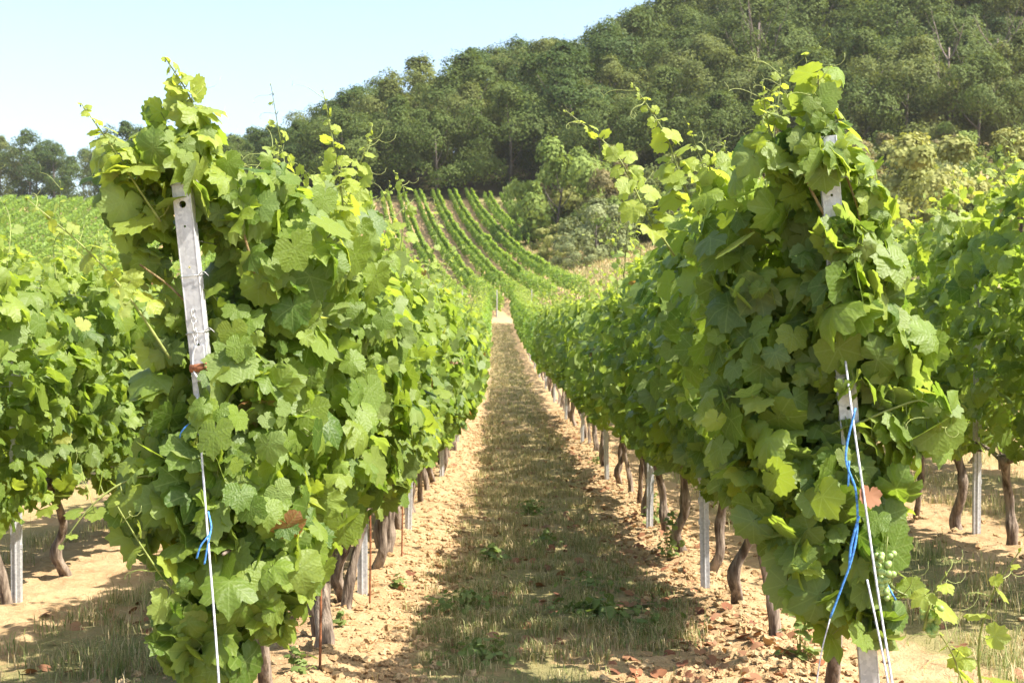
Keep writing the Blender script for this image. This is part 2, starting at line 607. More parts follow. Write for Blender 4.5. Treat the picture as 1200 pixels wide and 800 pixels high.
# the summer haze over the valley: one closed box of thin even air
def haze_box():
    m, nt = new_mat('haze_air'); b = NB(nt)
    v = b.n("ShaderNodeVolumePrincipled")
    v.inputs["Color"].default_value = (0.95, 0.96, 0.97, 1)
    v.inputs["Density"].default_value = 0.00013
    v.inputs["Anisotropy"].default_value = 0.2
    o = b.n("ShaderNodeOutputMaterial"); nt.links.new(v.outputs[0], o.inputs["Volume"])
    x0, x1, y0_, y1_ = gx[0] - 2, gx[-1] + 2, gy[0] - 2, gy[-1] + 2
    V, F = boxv(x0, x1, y0_, y1_, float(GZ.min()) - 1.0, max(float(GZ.max()), 75.0) + 25.0)
    me = mesh_np("haze", V, [F], [m], None, smooth=False)
    tag(link("haze", me), "pale summer haze lying over the valley", "haze", kind='stuff')


haze_box()

# ------------------------------------------------------------------ leaf templates
def leaf_template(seed, lod):
    r = np.random.default_rng(seed)
    if lod == 2:           # distant: a bent five-sided leaf
        o = np.array([[0, -0.25], [0.62, -0.12], [0.55, 0.5], [0, 1.0], [-0.55, 0.5], [-0.62, -0.12]])
        V = np.zeros((6, 3)); V[:, :2] = o; V[:, 2] = -0.18 * (o[:, 0] ** 2 + o[:, 1] ** 2)
        F = [np.array([[0, 1, 2, 3], [0, 3, 4, 5]])]
        return V, F, o
    keyA = np.array([0, 12, 27, 40, 50, 62, 78, 92, 106, 122, 142, 160, 172, 180.0])
    dp = r.random()
    keyR = np.array([1.0, .92, .86 - .13 * dp, .89, .93, .87, .82 - .11 * dp, .83, .84, .78, .70, .60, .44, .10])
    n = 36 if lod == 0 else 16
    ang = np.linspace(-180, 180, n, endpoint=False)
    rad = np.interp(np.abs(ang), keyA, keyR)
    if lod == 0:
        rad = rad * np.where(np.arange(n) % 2 == 0, 1.045, 0.95) * (1 + 0.035 * r.standard_normal(n))
    a = np.radians(ang)
    o = np.stack([np.sin(a) * rad * 0.97, np.cos(a) * rad], -1)
    def z(p):
        rr2 = p[:, 0] ** 2 + p[:, 1] ** 2
        th = np.arctan2(np.abs(p[:, 0]), p[:, 1])
        vein = np.cos(th * 180 / pi * 2 * pi / 50.0)
        cup = r_c
        return -cup * rr2 + fold * np.abs(p[:, 0]) - 0.05 * vein * np.sqrt(rr2) * 0.8 + wav * np.sin(3.1 * p[:, 0] + ph) * np.cos(2.7 * p[:, 1] + ph * 2)
    r_c = 0.10 + 0.22 * r.random(); fold = -0.05 + 0.28 * r.random(); wav = 0.06 + 0.06 * r.random(); ph = r.random() * 6
    rings = [o]
    if lod == 0:
        m = o.reshape(n // 2, 2, 2).mean(1) * 0.58
        pts = np.vstack([[[0, 0]], m, o]); k = n // 2
        F3 = []; F4 = []
        for i in range(k):
            j = (i + 1) % k
            F3.append([0, 1 + j, 1 + i])
            F3.append([1 + i, 1 + k + 2 * i + 1, 1 + k + 2 * i])
            F4.append([1 + i, 1 + j, 1 + k + (2 * i + 2) % n, 1 + k + 2 * i + 1])
        F = [np.array(F3), np.array(F4)]
    else:
        pts = np.vstack([[[0, 0]], o])
        F = [np.array([[0, 1 + (i + 1) % n, 1 + i] for i in range(n)])]
    V = np.zeros((len(pts), 3)); V[:, :2] = pts; V[:, 2] = z(pts)
    # upper surface towards +z
    f = F[0][0]
    if np.cross(V[f[1]] - V[f[0]], V[f[2]] - V[f[0]])[2] < 0:
        F = [q[:, ::-1] for q in F]
    return V, F, pts


TEMPL = {lod: [leaf_template(100 + s, lod) for s in range(7 if lod < 2 else 1)] for lod in (0, 1, 2)}


def frames(N, T):
    N = N / (np.linalg.norm(N, axis=1)[:, None] + 1e-9)
    T = T - (T * N).sum(1)[:, None] * N
    T = T / (np.linalg.norm(T, axis=1)[:, None] + 1e-9)
    X = np.cross(T, N)
    return X, T, N


def add_leaves(mb, P, N, T, size, tint, lod, rng, mat=0):
    X, Y, Z = frames(N, T)
    pick = rng.integers(0, len(TEMPL[lod]), len(P))
    for t, (V, F, uv) in enumerate(TEMPL[lod]):
        s = np.where(pick == t)[0]
        if not len(s): continue
        nv = len(V)
        bend = 1.1 + 0.75 * rng.standard_normal(len(s))
        L = np.broadcast_to(V[None], (len(s), nv, 3)).copy()
        L[:, :, 2] *= bend[:, None]
        L[:, :, 0] *= (1 + 0.12 * rng.standard_normal(len(s)))[:, None]
        W = P[s][:, None, :] + size[s][:, None, None] * (L[:, :, 0:1] * X[s][:, None] + L[:, :, 1:2] * Y[s][:, None] + L[:, :, 2:3] * Z[s][:, None])
        off = (np.arange(len(s)) * nv)[:, None, None]
        FF = [(off + f[None]).reshape(-1, f.shape[1]) for f in F]
        mb.add(W.reshape(-1, 3), FF, mat, np.repeat(tint[s], nv, 0), np.tile(uv, (len(s), 1)))


def add_petioles(mb, P, Q, rad, mat):
    """thin three-sided leaf stalks from P to Q, with a sag"""
    mid = (P + Q) / 2 - np.array([0, 0, 0.01])
    pts = np.stack([P, mid, Q], 1)
    d = Q - P; a = np.cross(d, [0.3, 0.2, 0.9]); a /= np.linalg.norm(a, axis=1)[:, None] + 1e-9
    b = np.cross(d, a); b /= np.linalg.norm(b, axis=1)[:, None] + 1e-9
    V = []
    for k in range(3):
        th = 2 * pi * k / 3
        V.append(pts + rad * (cos(th) * a + sin(th) * b)[:, None, :])
    V = np.stack(V, 2)            # leaf, ring, k
    n = len(P)
    base = (np.arange(n) * 9)[:, None]
    F = []
    for rg in range(2):
        for k in range(3):
            k2 = (k + 1) % 3
            F.append(base + np.array([[rg * 3 + k, rg * 3 + k2, rg * 3 + 3 + k2, rg * 3 + 3 + k]]))
    mb.add(V.reshape(-1, 3), np.concatenate(F), mat)


LEAFMATS = None


def leafmats(lod):
    return [M['vine_leaf'] if lod < 2 else M['far_leaf'], M['green_stem'], M['tendril']]


def add_shoot(mb, pts, r0, s0, n, lod, rng, young=0.5, bare=0.0, tendrils=True, spread=0.05):
    """a leafy shoot: stem tube, alternate leaves that shrink to the tip, curling tendrils"""
    C = spline(pts, 26)
    mb.add(*tube(C, np.linspace(r0, r0 * 0.35, 26), 5), m=1)
    tt = bare + (1 - bare) * (np.linspace(0.02, 1, n) ** 0.9)
    idx = np.clip(tt * 25, 0, 24.999); i0 = idx.astype(int)
    base = C[i0] + (C[i0 + 1] - C[i0]) * (idx - i0)[:, None]
    dirv = C[i0 + 1] - C[i0]; dirv /= np.linalg.norm(dirv, axis=1)[:, None] + 1e-9
    side = np.cross(dirv, np.array([0.2, -0.9, 0.35])); side /= np.linalg.norm(side, axis=1)[:, None] + 1e-9
    alt = np.where(np.arange(n) % 2 == 0, 1.0, -1.0)[:, None]
    out_ = side * alt + 0.5 * rng.standard_normal((n, 3)) + np.array([0, -0.25, 0.15])
    out_ /= np.linalg.norm(out_, axis=1)[:, None]
    size = s0 * (1 - 0.86 * tt ** 1.6) * (0.8 + 0.4 * rng.random(n))
    P = base + out_ * (size * 0.45 + spread * 0.6 * (1 - tt))[:, None]
    add_petioles(mb, base, P, 0.0020, 1)
    N = np.array([0.15, -0.35, 0.65]) + 0.5 * rng.standard_normal((n, 3)) + 0.35 * out_
    T = out_ + np.array([0, 0, -0.45]) * (1 - tt)[:, None] + dirv * (tt ** 2)[:, None] * 0.8
    tint = np.stack([rng.random(n), np.clip(young + 0.6 * tt + 0.15 * rng.standard_normal(n), 0, 1), rng.random(n) * 0.9], -1)
    add_leaves(mb, P, N, T, size, tint, lod, rng)
    if tendrils:
        for q in range(2 + int(rng.random() * 2)):
            j = int(n * (0.35 + 0.6 * rng.random())); j = min(j, n - 1)
            d = -out_[j] + np.array([0, 0, 0.3]); L = 0.06 + 0.09 * rng.random()
            u = np.linspace(0, 1, 16)
            curl = np.array([np.cos(7 * u ** 2) - 1, np.sin(7 * u ** 2) * 0.4, np.sin(7 * u ** 2)]).T * (0.018 * u[:, None])
            mb.add(*tube(base[j] + d * (u * L)[:, None] + curl, np.linspace(0.0014, 0.0006, 16), 4), m=2)


def hedge_leaves(mb, rng, n, y0, y1, zlo, zhi, thick, lod, size, seed, face_end=0.0, low_end=None):
    """leaves of a trained vine: a wall of foliage from zlo to zhi, y0..y1 along the row; local x is across"""
    y = y0 + (y1 - y0) * rng.random(n)
    kind = rng.random(n)
    z = zlo + (zhi - zlo) * rng.random(n) ** 0.92
    sgn = np.where(rng.random(n) < 0.5, -1.0, 1.0)
    bul = 0.40 + 1.2 * fbm(y * 2.1 + seed * 3.3, z * 2.3 + sgn * 9, seed, 2)
    t = (z - zlo) / (zhi - zlo)
    prof_ = 0.30 + 0.95 * np.sin(np.clip(t * 0.90 + 0.07, 0, 1) * pi) ** 0.75
    half = thick * prof_ * bul
    depth = np.where(kind < 0.68, 1.0 - 0.25 * rng.random(n), rng.random(n) * 0.8)
    x = sgn * half * depth
    top = ss(0.82, 1.0, t)
    zt = z + (fbm(y * 2.6 + 5, seed * 1.7 + y * 0, seed + 3, 2) - 0.45) * 0.32 * ss(0.4, 1.0, t) + (fbm(y * 3.1, y * 0 + 0.5, seed + 9, 2) - 0.5) * 0.22 * (1 - ss(0, 0.4, t))
    P = np.stack([x, y, zt], -1)
    phi = radians(12) + radians(48) * rng.random(n)
    N = np.stack([sgn * np.cos(phi), -0.12 + 0 * phi, np.sin(phi)], -1) * (1 - top)[:, None] + np.array([0.15, -0.1, 1.0]) * top[:, None]
    N = N + 0.66 * rng.standard_normal((n, 3))
    T = np.stack([sgn * 0.45, 0.55 * rng.standard_normal(n), -1.0 + 0.45 * rng.standard_normal(n)], -1)
    if face_end > 0:
        e = rng.random(n) < face_end
        N[e] = np.array([0.1, -1.0, 0.55]) + 0.4 * rng.standard_normal((e.sum(), 3))
        T[e] = np.stack([0.6 * rng.standard_normal(e.sum()), np.full(e.sum(), -0.4), np.full(e.sum(), -1.0)], -1)
        P[e, 1] = y0 + (y1 - y0) * 0.30 * rng.random(e.sum())
    s = size * (0.48 + 0.86 * rng.random(n)) * (1 - 0.42 * top)
    young = np.clip(0.08 + 0.40 * top + 0.30 * ss(0.4, 0.9, t) * rng.random(n) + 0.16 * rng.standard_normal(n), 0, 1)
    tint = np.stack([rng.random(n), young, rng.random(n)], -1)
    tint[:, 2] = np.where(rng.random(n) < 0.009, np.where(rng.random(n) < 0.5, 0.955, 1.0), tint[:, 2] * 0.88)
    gapn = vnoise(P[:, 1] * 5.5 + seed * 2.7, P[:, 2] * 5.0 + sgn * 13, seed + 41)
    kp = gapn > (0.24 if lod < 2 else 0.05)
    P, N, T, s, tint = P[kp], N[kp], T[kp], s[kp], tint[kp]; n = len(P)
    add_leaves(mb, P, N, T, s, tint, lod, rng)
    if lod == 0:
        k = rng.random(n) < 0.55
        Q = P[k].copy(); Q[:, 0] *= 0.5; Q += 0.03 * rng.standard_normal(Q.shape); Q[:, 2] += 0.02
        d = Q - P[k]; d = d / (np.linalg.norm(d, axis=1)[:, None] + 1e-9) * (0.5 * s[k])[:, None]
        add_petioles(mb, P[k], P[k] + d, 0.0015, 1)
    return P


def trunk_mesh(seed, h=0.62, r=0.034, lean=None, k=14):
    rng = np.random.default_rng(seed)
    n = 28
    u = np.linspace(0, 1, n)
    lx = 0.09 * rng.standard_normal(); ly = (0.22 * rng.standard_normal()) if lean is None else lean
    kx = 0.026 * rng.standard_normal(); kz = 0.10 + 0.25 * rng.random()
    px_ = lx * u ** 1.3 + kx * np.exp(-((u - kz) / 0.16) ** 2) + 0.028 * np.sin(5 * u + rng.random() * 6) * u
    py_ = ly * u ** 1.1 + 0.032 * rng.standard_normal() * np.exp(-((u - 0.25) / 0.18) ** 2) + 0.036 * np.sin(4.5 * u + rng.random() * 6) * u
    C = np.stack([px_, py_, -0.06 + (h + 0.06) * u], -1)
    rad = r * (1.05 - 0.35 * u + 0.5 * np.exp(-u * 9) + 0.35 * np.exp(-((u - 0.93) / 0.08) ** 2) + 0.22 * np.exp(-((u - 0.3 - 0.4 * rng.random()) / 0.07) ** 2))
    V, F = tube(C, rad, k)
    V = V.reshape(n, k, 3)
    nz = 0.34 * (fbm(np.arange(k)[None, :] * 0.9 + seed, u[:, None] * 7 + 0 * np.arange(k)[None, :], seed, 3) - 0.5)
    tw = 0.12 * np.sin(np.arange(k)[None, :] * 2 * pi / k * 3 + u[:, None] * 5 + seed)
    V = C[:, None, :] + (V - C[:, None, :]) * (1 + 2 * nz + tw)[:, :, None]
    mb = MB(); mb.add(V.reshape(-1, 3), F)
    # short cordon arms
    for s in (-1, 1):
        q = C[-3] + np.outer(np.linspace(0, 1, 7), [0, s * 0.5, 0.0]) + np.stack([0 * np.arange(7), 0 * np.arange(7), 0.08 * np.sin(np.linspace(0, pi / 2, 7))], -1)
        mb.add(*tube(q, np.linspace(r * 0.62, r * 0.22, 7), 7))
    me = mb.mesh("trunk", [M['vine_bark']])
    return me


TRUNKS = [trunk_mesh(300 + i, 0.60 + 0.03 * (i % 3), 0.022 + 0.0045 * (i * 5 % 4)) for i in range(7)]


def foliage_mesh(seed, n, lod, size, length=1.2, zlo=0.48, zhi=2.0, thick=0.30, shoots=4, **kw):
    rng = np.random.default_rng(seed)
    mb = MB()
    hedge_leaves(mb, rng, n, -length / 2 - 0.1, length / 2 + 0.1, zlo, zhi, thick, lod, size, seed, **kw)
    for q in range(shoots):
        y = length * (rng.random() - 0.5); x = 0.16 * rng.standard_normal()
        h = 0.22 + 0.3 * rng.random()
        p0 = np.array([x, y, zhi - 0.25])
        p1 = p0 + [0.08 * rng.standard_normal(), 0.1 * rng.standard_normal(), 0.25 + h * 0.4]
        p2 = p1 + [0.16 * rng.standard_normal(), 0.16 * rng.standard_normal(), h * 0.5]
        add_shoot(mb, [p0, p1, p2], 0.0035, size * 0.62, 9 if lod else 12, lod, rng, 0.45, tendrils=(lod == 0))
    return mb.mesh("foliage", leafmats(lod))


MID = [foliage_mesh(500 + i, 640, 1, 0.078, shoots=4) for i in range(6)]
MID_R = [foliage_mesh(540 + i, 620, 1, 0.078, shoots=4, zlo=0.60) for i in range(5)]
FARV = [foliage_mesh(600 + i, 300, 2, 0.098, shoots=2, zhi=1.95) for i in range(5)]
FARB = [foliage_mesh(650 + i, 190, 2, 0.125, shoots=1, zlo=0.42, zhi=1.6, thick=0.36) for i in range(4)]


def vine(x, y, rz, foliage, trunk, label, group, sc=(1, 1, 1), flip=False):
    r = empty("grapevine", (x, y, gz(x, y)), rz + (pi if flip else 0))
    r.scale = sc
    tag(r, label, "grapevine", group)
    link("trunk", trunk, r)
    if foliage is not None:
        link("foliage", foliage, r)
    return r


# near rows -----------------------------------------------------------------
def row_slope(lat, y):
    e = 0.5
    return math.atan2(-(rowc(y + e) - rowc(y - e)), 2 * e)


near_labels = {
    ROW_L1: ["leafy grapevine wrapped round the leaning steel end post left of the path",
             "second grapevine from the left end post, twin gnarled trunks by a thin rusty rod",
             "third grapevine along the row left of the path, its trunk leaning beside bare sand",
             "fourth grapevine along the row left of the path, just before a grey steel post"],
    ROW_R1: ["tall dark leafy grapevine climbing over the right end post with blue cord and grapes",
             "second grapevine from the right end post, slim trunk on cloddy soil",
             "third grapevine from the right end post, thick dark trunk bent at its foot",
             "fourth grapevine along the row right of the path, pale trunk beside a steel post"],
    ROW_L2: ["dark trunked grapevine beside the steel post at the photo's left edge",
             "grapevine with leaning trunk under the leaves, one row beyond the left end post"],
    ROW_R2: ["first dark trunked grapevine in the row behind the right end post",
             "second dark trunked grapevine in the row behind the right end post",
             "third grapevine in the row behind the right end post, trunk bent near the ground"],
}
row_text = {ROW_L1: ("gnarled grapevine farther along the sunlit row left of the path", "grapevines along the row left of the path"),
            ROW_R1: ("gnarled grapevine farther along the shaded row right of the path", "grapevines along the row right of the path"),
            ROW_L2: ("grapevine farther along the second row left of the path", "grapevines in the second row left of the path"),
            ROW_R2: ("grapevine farther along the second row right of the path", "grapevines in the second row right of the path"),
            ROW_L3: ("grapevine glimpsed in the third row left of the path", "grapevines in the third row left of the path"),
            ROW_R3: ("grapevine glimpsed in the third row right of the path", "grapevines in the third row right of the path")}
START = {ROW_L1: 4.55, ROW_R1: 4.55, ROW_L2: 5.6, ROW_R2: 6.2, ROW_L3: 8.0, ROW_R3: 8.5}
STOP = {ROW_L1: 75, ROW_R1: 75, ROW_L2: 24, ROW_R2: 26, ROW_L3: 22, ROW_R3: 24}
HGT = {ROW_L1: (0.50, 1.95, 0.27), ROW_R1: (0.60, 2.08, 0.28), ROW_L2: (0.50, 1.88, 0.30), ROW_R2: (0.62, 2.34, 0.32), ROW_L3: (0.5, 1.8, 0.3), ROW_R3: (0.5, 1.95, 0.3)}
NEARVINE = {}
cnt = 0
for lat in (ROW_L1, ROW_R1, ROW_L2, ROW_R2, ROW_L3, ROW_R3):
    y = START[lat]; i = 0
    step = 1.02
    while y < STOP[lat]:
        yy = y + 0.08 * (random.random() - 0.5)
        x = lat + float(rowc(yy)) + 0.03 * (random.random() - 0.5)
        zlo, zhi, th = HGT[lat]
        labs = near_labels.get(lat, [])
        label = labs[i] if i < len(labs) else row_text[lat][0]
        gname = row_text[lat][1]
        if lat in (ROW_L1, ROW_R1) and i < 7:
            n = [1000, 1000, 940, 880, 820, 780, 740][i]
            fol = foliage_mesh(1000 + cnt, n, 0, 0.074, 1.2, zlo, zhi, th, 3, face_end=0.42 if i == 0 else 0.0) if i else None
        elif lat in (ROW_L2, ROW_R2) and i < 5:
            fol = foliage_mesh(1000 + cnt, 800, 0, 0.074, 1.2, zlo, zhi, th, 3)
        elif y < 32:
            fol = MID_R[cnt % 5] if lat == ROW_R1 else MID[cnt % 6]
        else:
            fol = FARV[cnt % 5]
        uniq = fol is None or fol.name.startswith("foliage") and fol.users == 0
        sc = (1, 1, 1) if uniq else (1.0, 1.0, (zhi / 2.0) * (0.96 + 0.08 * random.random()))
        v = vine(x, yy, row_slope(lat, yy), fol, TRUNKS[(cnt * 3 + i) % 7], label, gname, sc, flip=(not uniq and random.random() < 0.5))
        if fol is not None and uniq is False:
            pass
        NEARVINE[(lat, i)] = v
        y += step * (0.95 + 0.1 * random.random()); i += 1; cnt += 1
NV_NEAR = cnt
# a twin stem, as the photograph shows, on the near vines left of the path
for i in (1, 2, 4):
    o = link("trunk", TRUNKS[(i + 2) % 7], NEARVINE[(ROW_L1, i)], (0.03, -0.16 - 0.05 * i, 0))
    o.rotation_euler = (0, 0, pi)

# ------------------------------------------------------------------ the two end vines: dense foliage round the posts
def to_local(o, p):
    return np.asarray(p, float) - np.array(o.location)


def end_vine(v, spec, seed, extra_shoots, size=0.071):
    """spec: list of clusters (X, Y, distance, half width, half height, half depth, leaves)"""
    rng = np.random.default_rng(seed)
    mb = MB()
    loc = np.array(v.location)
    for (X, Y, d, hw, hh, hd, n) in spec:
        cpt = px(X, Y, d)
        n = int(n * 1.3)
        q = rng.standard_normal((n, 3)); q /= np.linalg.norm(q, axis=1)[:, None]
        q *= (0.30 + 0.88 * rng.random(n) ** 0.7)[:, None]
        P = cpt + q * np.array([hw, hd, hh]) - loc
        N = q * np.array([1.0, 1.0, 0.5]) + np.array([0.16, -0.34, 0.38]) + 0.66 * rng.standard_normal((n, 3))
        T = np.stack([q[:, 0] * 0.8 + 0.45 * rng.standard_normal(n), q[:, 1] * 0.3 - 0.25, -1.0 + 0.45 * rng.standard_normal(n)], -1)
        hgt = ss(0.1, 0.75, (P + loc)[:, 2])
        s = size * (0.45 + 0.95 * rng.random(n)) * (1 - 0.25 * hgt)
        tint = np.stack([rng.random(n), np.clip(0.10 + 0.50 * hgt * rng.random(n) + 0.18 * rng.standard_normal(n), 0, 1), rng.random(n) * 0.88], -1)
        tint[:, 2] = np.where(rng.random(n) < 0.008, np.where(rng.random(n) < 0.6, 0.955, 1.0), tint[:, 2])
        add_leaves(mb, P, N, T, s, tint, 0, rng)
        k = rng.random(n) < 0.7
        Q = P[k] + (cpt - loc - P[k]) * 0.35 + np.array([0, 0, 0.02])
        dd = Q - P[k]; dd = dd / (np.linalg.norm(dd, axis=1)[:, None] + 1e-9) * (0.6 * s[k])[:, None]
        add_petioles(mb, P[k], P[k] + dd, 0.0016, 1)
    mb.build("foliage", leafmats(0), v)
    for (pts, n, s0, young, bare) in extra_shoots:
        ms = MB()
        W = [px(*p) - loc for p in pts]
        add_shoot(ms, W, 0.0050, s0, n, 0, rng, young, bare)
        ms.build("shoot", leafmats(0), v)


vL = NEARVINE[(ROW_L1, 0)]
end_vine(vL, [
    (215, 180, 4.12, 0.13, 0.16, 0.12, 46), (165, 215, 4.15, 0.12, 0.16, 0.12, 44), (285, 240, 4.30, 0.17, 0.17, 0.20, 70),
    (188, 290, 4.22, 0.08, 0.18, 0.10, 24), (330, 300, 4.35, 0.22, 0.22, 0.24, 100), (200, 400, 4.25, 0.07, 0.20, 0.12, 26),
    (300, 400, 4.28, 0.20, 0.22, 0.24, 100), (400, 330, 4.9, 0.20, 0.26, 0.4, 90), (390, 430, 4.85, 0.18, 0.26, 0.4, 110), (198, 500, 4.2, 0.11, 0.16, 0.14, 36),
    (290, 500, 4.15, 0.22, 0.20, 0.22, 100), (215, 590, 4.15, 0.18, 0.20, 0.20, 70), (300, 600, 4.12, 0.20, 0.20, 0.20, 100),
    (255, 690, 4.05, 0.17, 0.17, 0.16, 75), (330, 680, 4.05, 0.12, 0.14, 0.14, 42), (390, 540, 4.7, 0.15, 0.22, 0.35, 80),
    (250, 770, 3.98, 0.11, 0.07, 0.08, 26), (240, 535, 3.99, 0.07, 0.09, 0.04, 14), (240, 610, 3.99, 0.07, 0.09, 0.05, 14),
    (210, 745, 4.0, 0.08, 0.07, 0.08, 14), (165, 585, 4.25, 0.06, 0.08, 0.08, 8),
], 71, [
    ([(225, 210, 4.1), (235, 150, 4.12), (222, 110, 4.1), (197, 70, 4.08)], 24, 0.078, 0.55, 0.0),
    ([(190, 260, 4.1), (160, 215, 4.05), (135, 175, 4.0), (98, 122, 3.95)], 22, 0.080, 0.45, 0.0),
    ([(255, 260, 4.2), (262, 215, 4.2), (240, 175, 4.2), (236, 140, 4.2)], 18, 0.078, 0.5, 0.0),
    ([(200, 420, 4.1), (150, 345, 4.05), (100, 290, 4.0), (32, 232, 3.95)], 13, 0.066, 0.6, 0.2),
    ([(385, 330, 4.5), (402, 255, 4.5), (395, 190, 4.48), (380, 108, 4.46)], 22, 0.062, 0.65, 0.15),
    ([(370, 300, 4.6), (400, 255, 4.6), (420, 200, 4.6), (437, 148, 4.6)], 18, 0.060, 0.65, 0.2),
    ([(310, 260, 4.4), (322, 215, 4.4), (326, 190, 4.4), (328, 172, 4.4)], 9, 0.05, 0.6, 0.0),
    ([(355, 250, 4.5), (350, 215, 4.5), (365, 200, 4.5)], 8, 0.05, 0.6, 0.0),
    ([(240, 720, 4.0), (200, 690, 3.95), (165, 640, 3.92), (135, 590, 3.9)], 7, 0.078, 0.15, 0.15),
    ([(230, 560, 4.1), (160, 560, 4.05), (110, 590, 4.0), (70, 640, 3.96)], 7, 0.080, 0.1, 0.3),
])
vR = NEARVINE[(ROW_R1, 0)]
end_vine(vR, [
    (960, 150, 4.05, 0.11, 0.17, 0.12, 40), (930, 210, 4.15, 0.17, 0.18, 0.18, 70), (1015, 240, 4.05, 0.08, 0.16, 0.12, 30), (870, 250, 4.6, 0.16, 0.20, 0.3, 64),
    (905, 310, 4.25, 0.24, 0.22, 0.24, 120), (1010, 330, 4.0, 0.10, 0.18, 0.13, 36), (940, 400, 4.15, 0.24, 0.20, 0.22, 120), (875, 380, 4.6, 0.16, 0.22, 0.3, 80),
    (1030, 410, 4.0, 0.08, 0.15, 0.12, 28), (920, 490, 4.15, 0.24, 0.20, 0.22, 120), (890, 530, 4.4, 0.14, 0.20, 0.26, 64), (1028, 510, 3.98, 0.09, 0.13, 0.12, 26),
    (940, 580, 4.08, 0.21, 0.20, 0.20, 95), (1020, 600, 3.96, 0.12, 0.16, 0.14, 40), (980, 660, 3.98, 0.15, 0.14, 0.14, 50), (1010, 720, 3.95, 0.11, 0.09, 0.10, 24), (1085, 490, 3.95, 0.08, 0.10, 0.1, 14),
    (970, 192, 3.90, 0.05, 0.045, 0.03, 9), (990, 280, 3.90, 0.06, 0.07, 0.03, 14), (995, 330, 3.90, 0.06, 0.06, 0.03, 12), (1000, 365, 3.88, 0.06, 0.05, 0.03, 9), (985, 560, 3.90, 0.07, 0.10, 0.04, 14), (1000, 455, 3.9, 0.05, 0.04, 0.03, 4),
    (1075, 430, 4.0, 0.06, 0.14, 0.1, 12),
], 72, [
    ([(980, 200, 4.0), (975, 150, 4.0), (962, 118, 3.98), (958, 90, 3.97)], 13, 0.066, 0.5, 0.0),
    ([(920, 220, 4.1), (905, 165, 4.1), (897, 130, 4.1), (893, 98, 4.1)], 14, 0.058, 0.5, 0.05),
    ([(830, 270, 4.5), (800, 215, 4.5), (780, 160, 4.5), (742, 100, 4.5)], 22, 0.070, 0.6, 0.15),
    ([(790, 300, 4.8), (755, 245, 4.8), (720, 180, 4.8), (662, 130, 4.8)], 22, 0.070, 0.65, 0.2),
    ([(840, 230, 4.5), (832, 200, 4.5), (826, 170, 4.5)], 8, 0.05, 0.6, 0.0),
    ([(1000, 500, 3.95), (1045, 480, 3.92), (1085, 470, 3.9), (1105, 500, 3.88)], 7, 0.075, 0.15, 0.15),
    ([(1015, 650, 3.92), (1050, 690, 3.88), (1085, 705, 3.86), (1110, 715, 3.84)], 7, 0.072, 0.15, 0.1),
])


def grape_bunch(X, Y, d, seed, parent, h=0.13):
    rng = np.random.default_rng(seed)
    mb = MB()
    u8 = np.linspace(0, pi, 7); v8 = np.arange(9) * 2 * pi / 9
    SV = np.array([[sin(a) * cos(b), sin(a) * sin(b), cos(a)] for a in u8 for b in v8])
    SF = np.array([[i * 9 + j, (i + 1) * 9 + j, (i + 1) * 9 + (j + 1) % 9, i * 9 + (j + 1) % 9] for i in range(6) for j in range(9)])
    c0 = px(X, Y, d) - np.array(parent.location)
    for q in range(46):
        t = rng.random(); r = 0.036 * (1 - 0.72 * t) * math.sqrt(rng.random()); a = rng.random() * 6.28
        cpt = c0 + [r * cos(a), r * sin(a), h * (0.5 - t)]
        mb.add(cpt + SV * (0.0085 + 0.0025 * rng.random()), SF, 0)
    mb.add(*tube([c0 + [0, 0, h * 0.35], c0 + [0.01, 0.01, h * 0.9]], 0.002, 5), m=1)
    return mb.build("grape_bunch", [M['grape'], M['green_stem']], parent)


grape_bunch(1041, 676, 3.80, 5, vR)
grape_bunch(1096, 728, 3.80, 6, vR, 0.085)

# canes that show between the leaves of the end vines
for v, pl in ((vL, [[(232, 430, 4.15), (236, 380, 4.13), (205, 340, 4.1), (165, 310, 4.08)], [(300, 320, 4.12), (285, 260, 4.15), (290, 220, 4.2)],
                    [(355, 350, 4.3), (395, 320, 4.4), (425, 275, 4.5)], [(237, 330, 4.12), (240, 400, 4.12), (238, 470, 4.13)]]),
              (vR, [[(972, 262, 3.97), (952, 225, 3.96), (940, 200, 3.98), (915, 190, 4.0)], [(1002, 330, 3.97), (1008, 260, 3.97), (990, 200, 3.98)]])):
    for p in pl:
        mb = MB(); mb.add(*tube(spline([px(*q) - np.array(v.location) for q in p], 14), np.linspace(0.0048, 0.0034, 14), 6))
        mb.build("cane", [M['cane']], v)

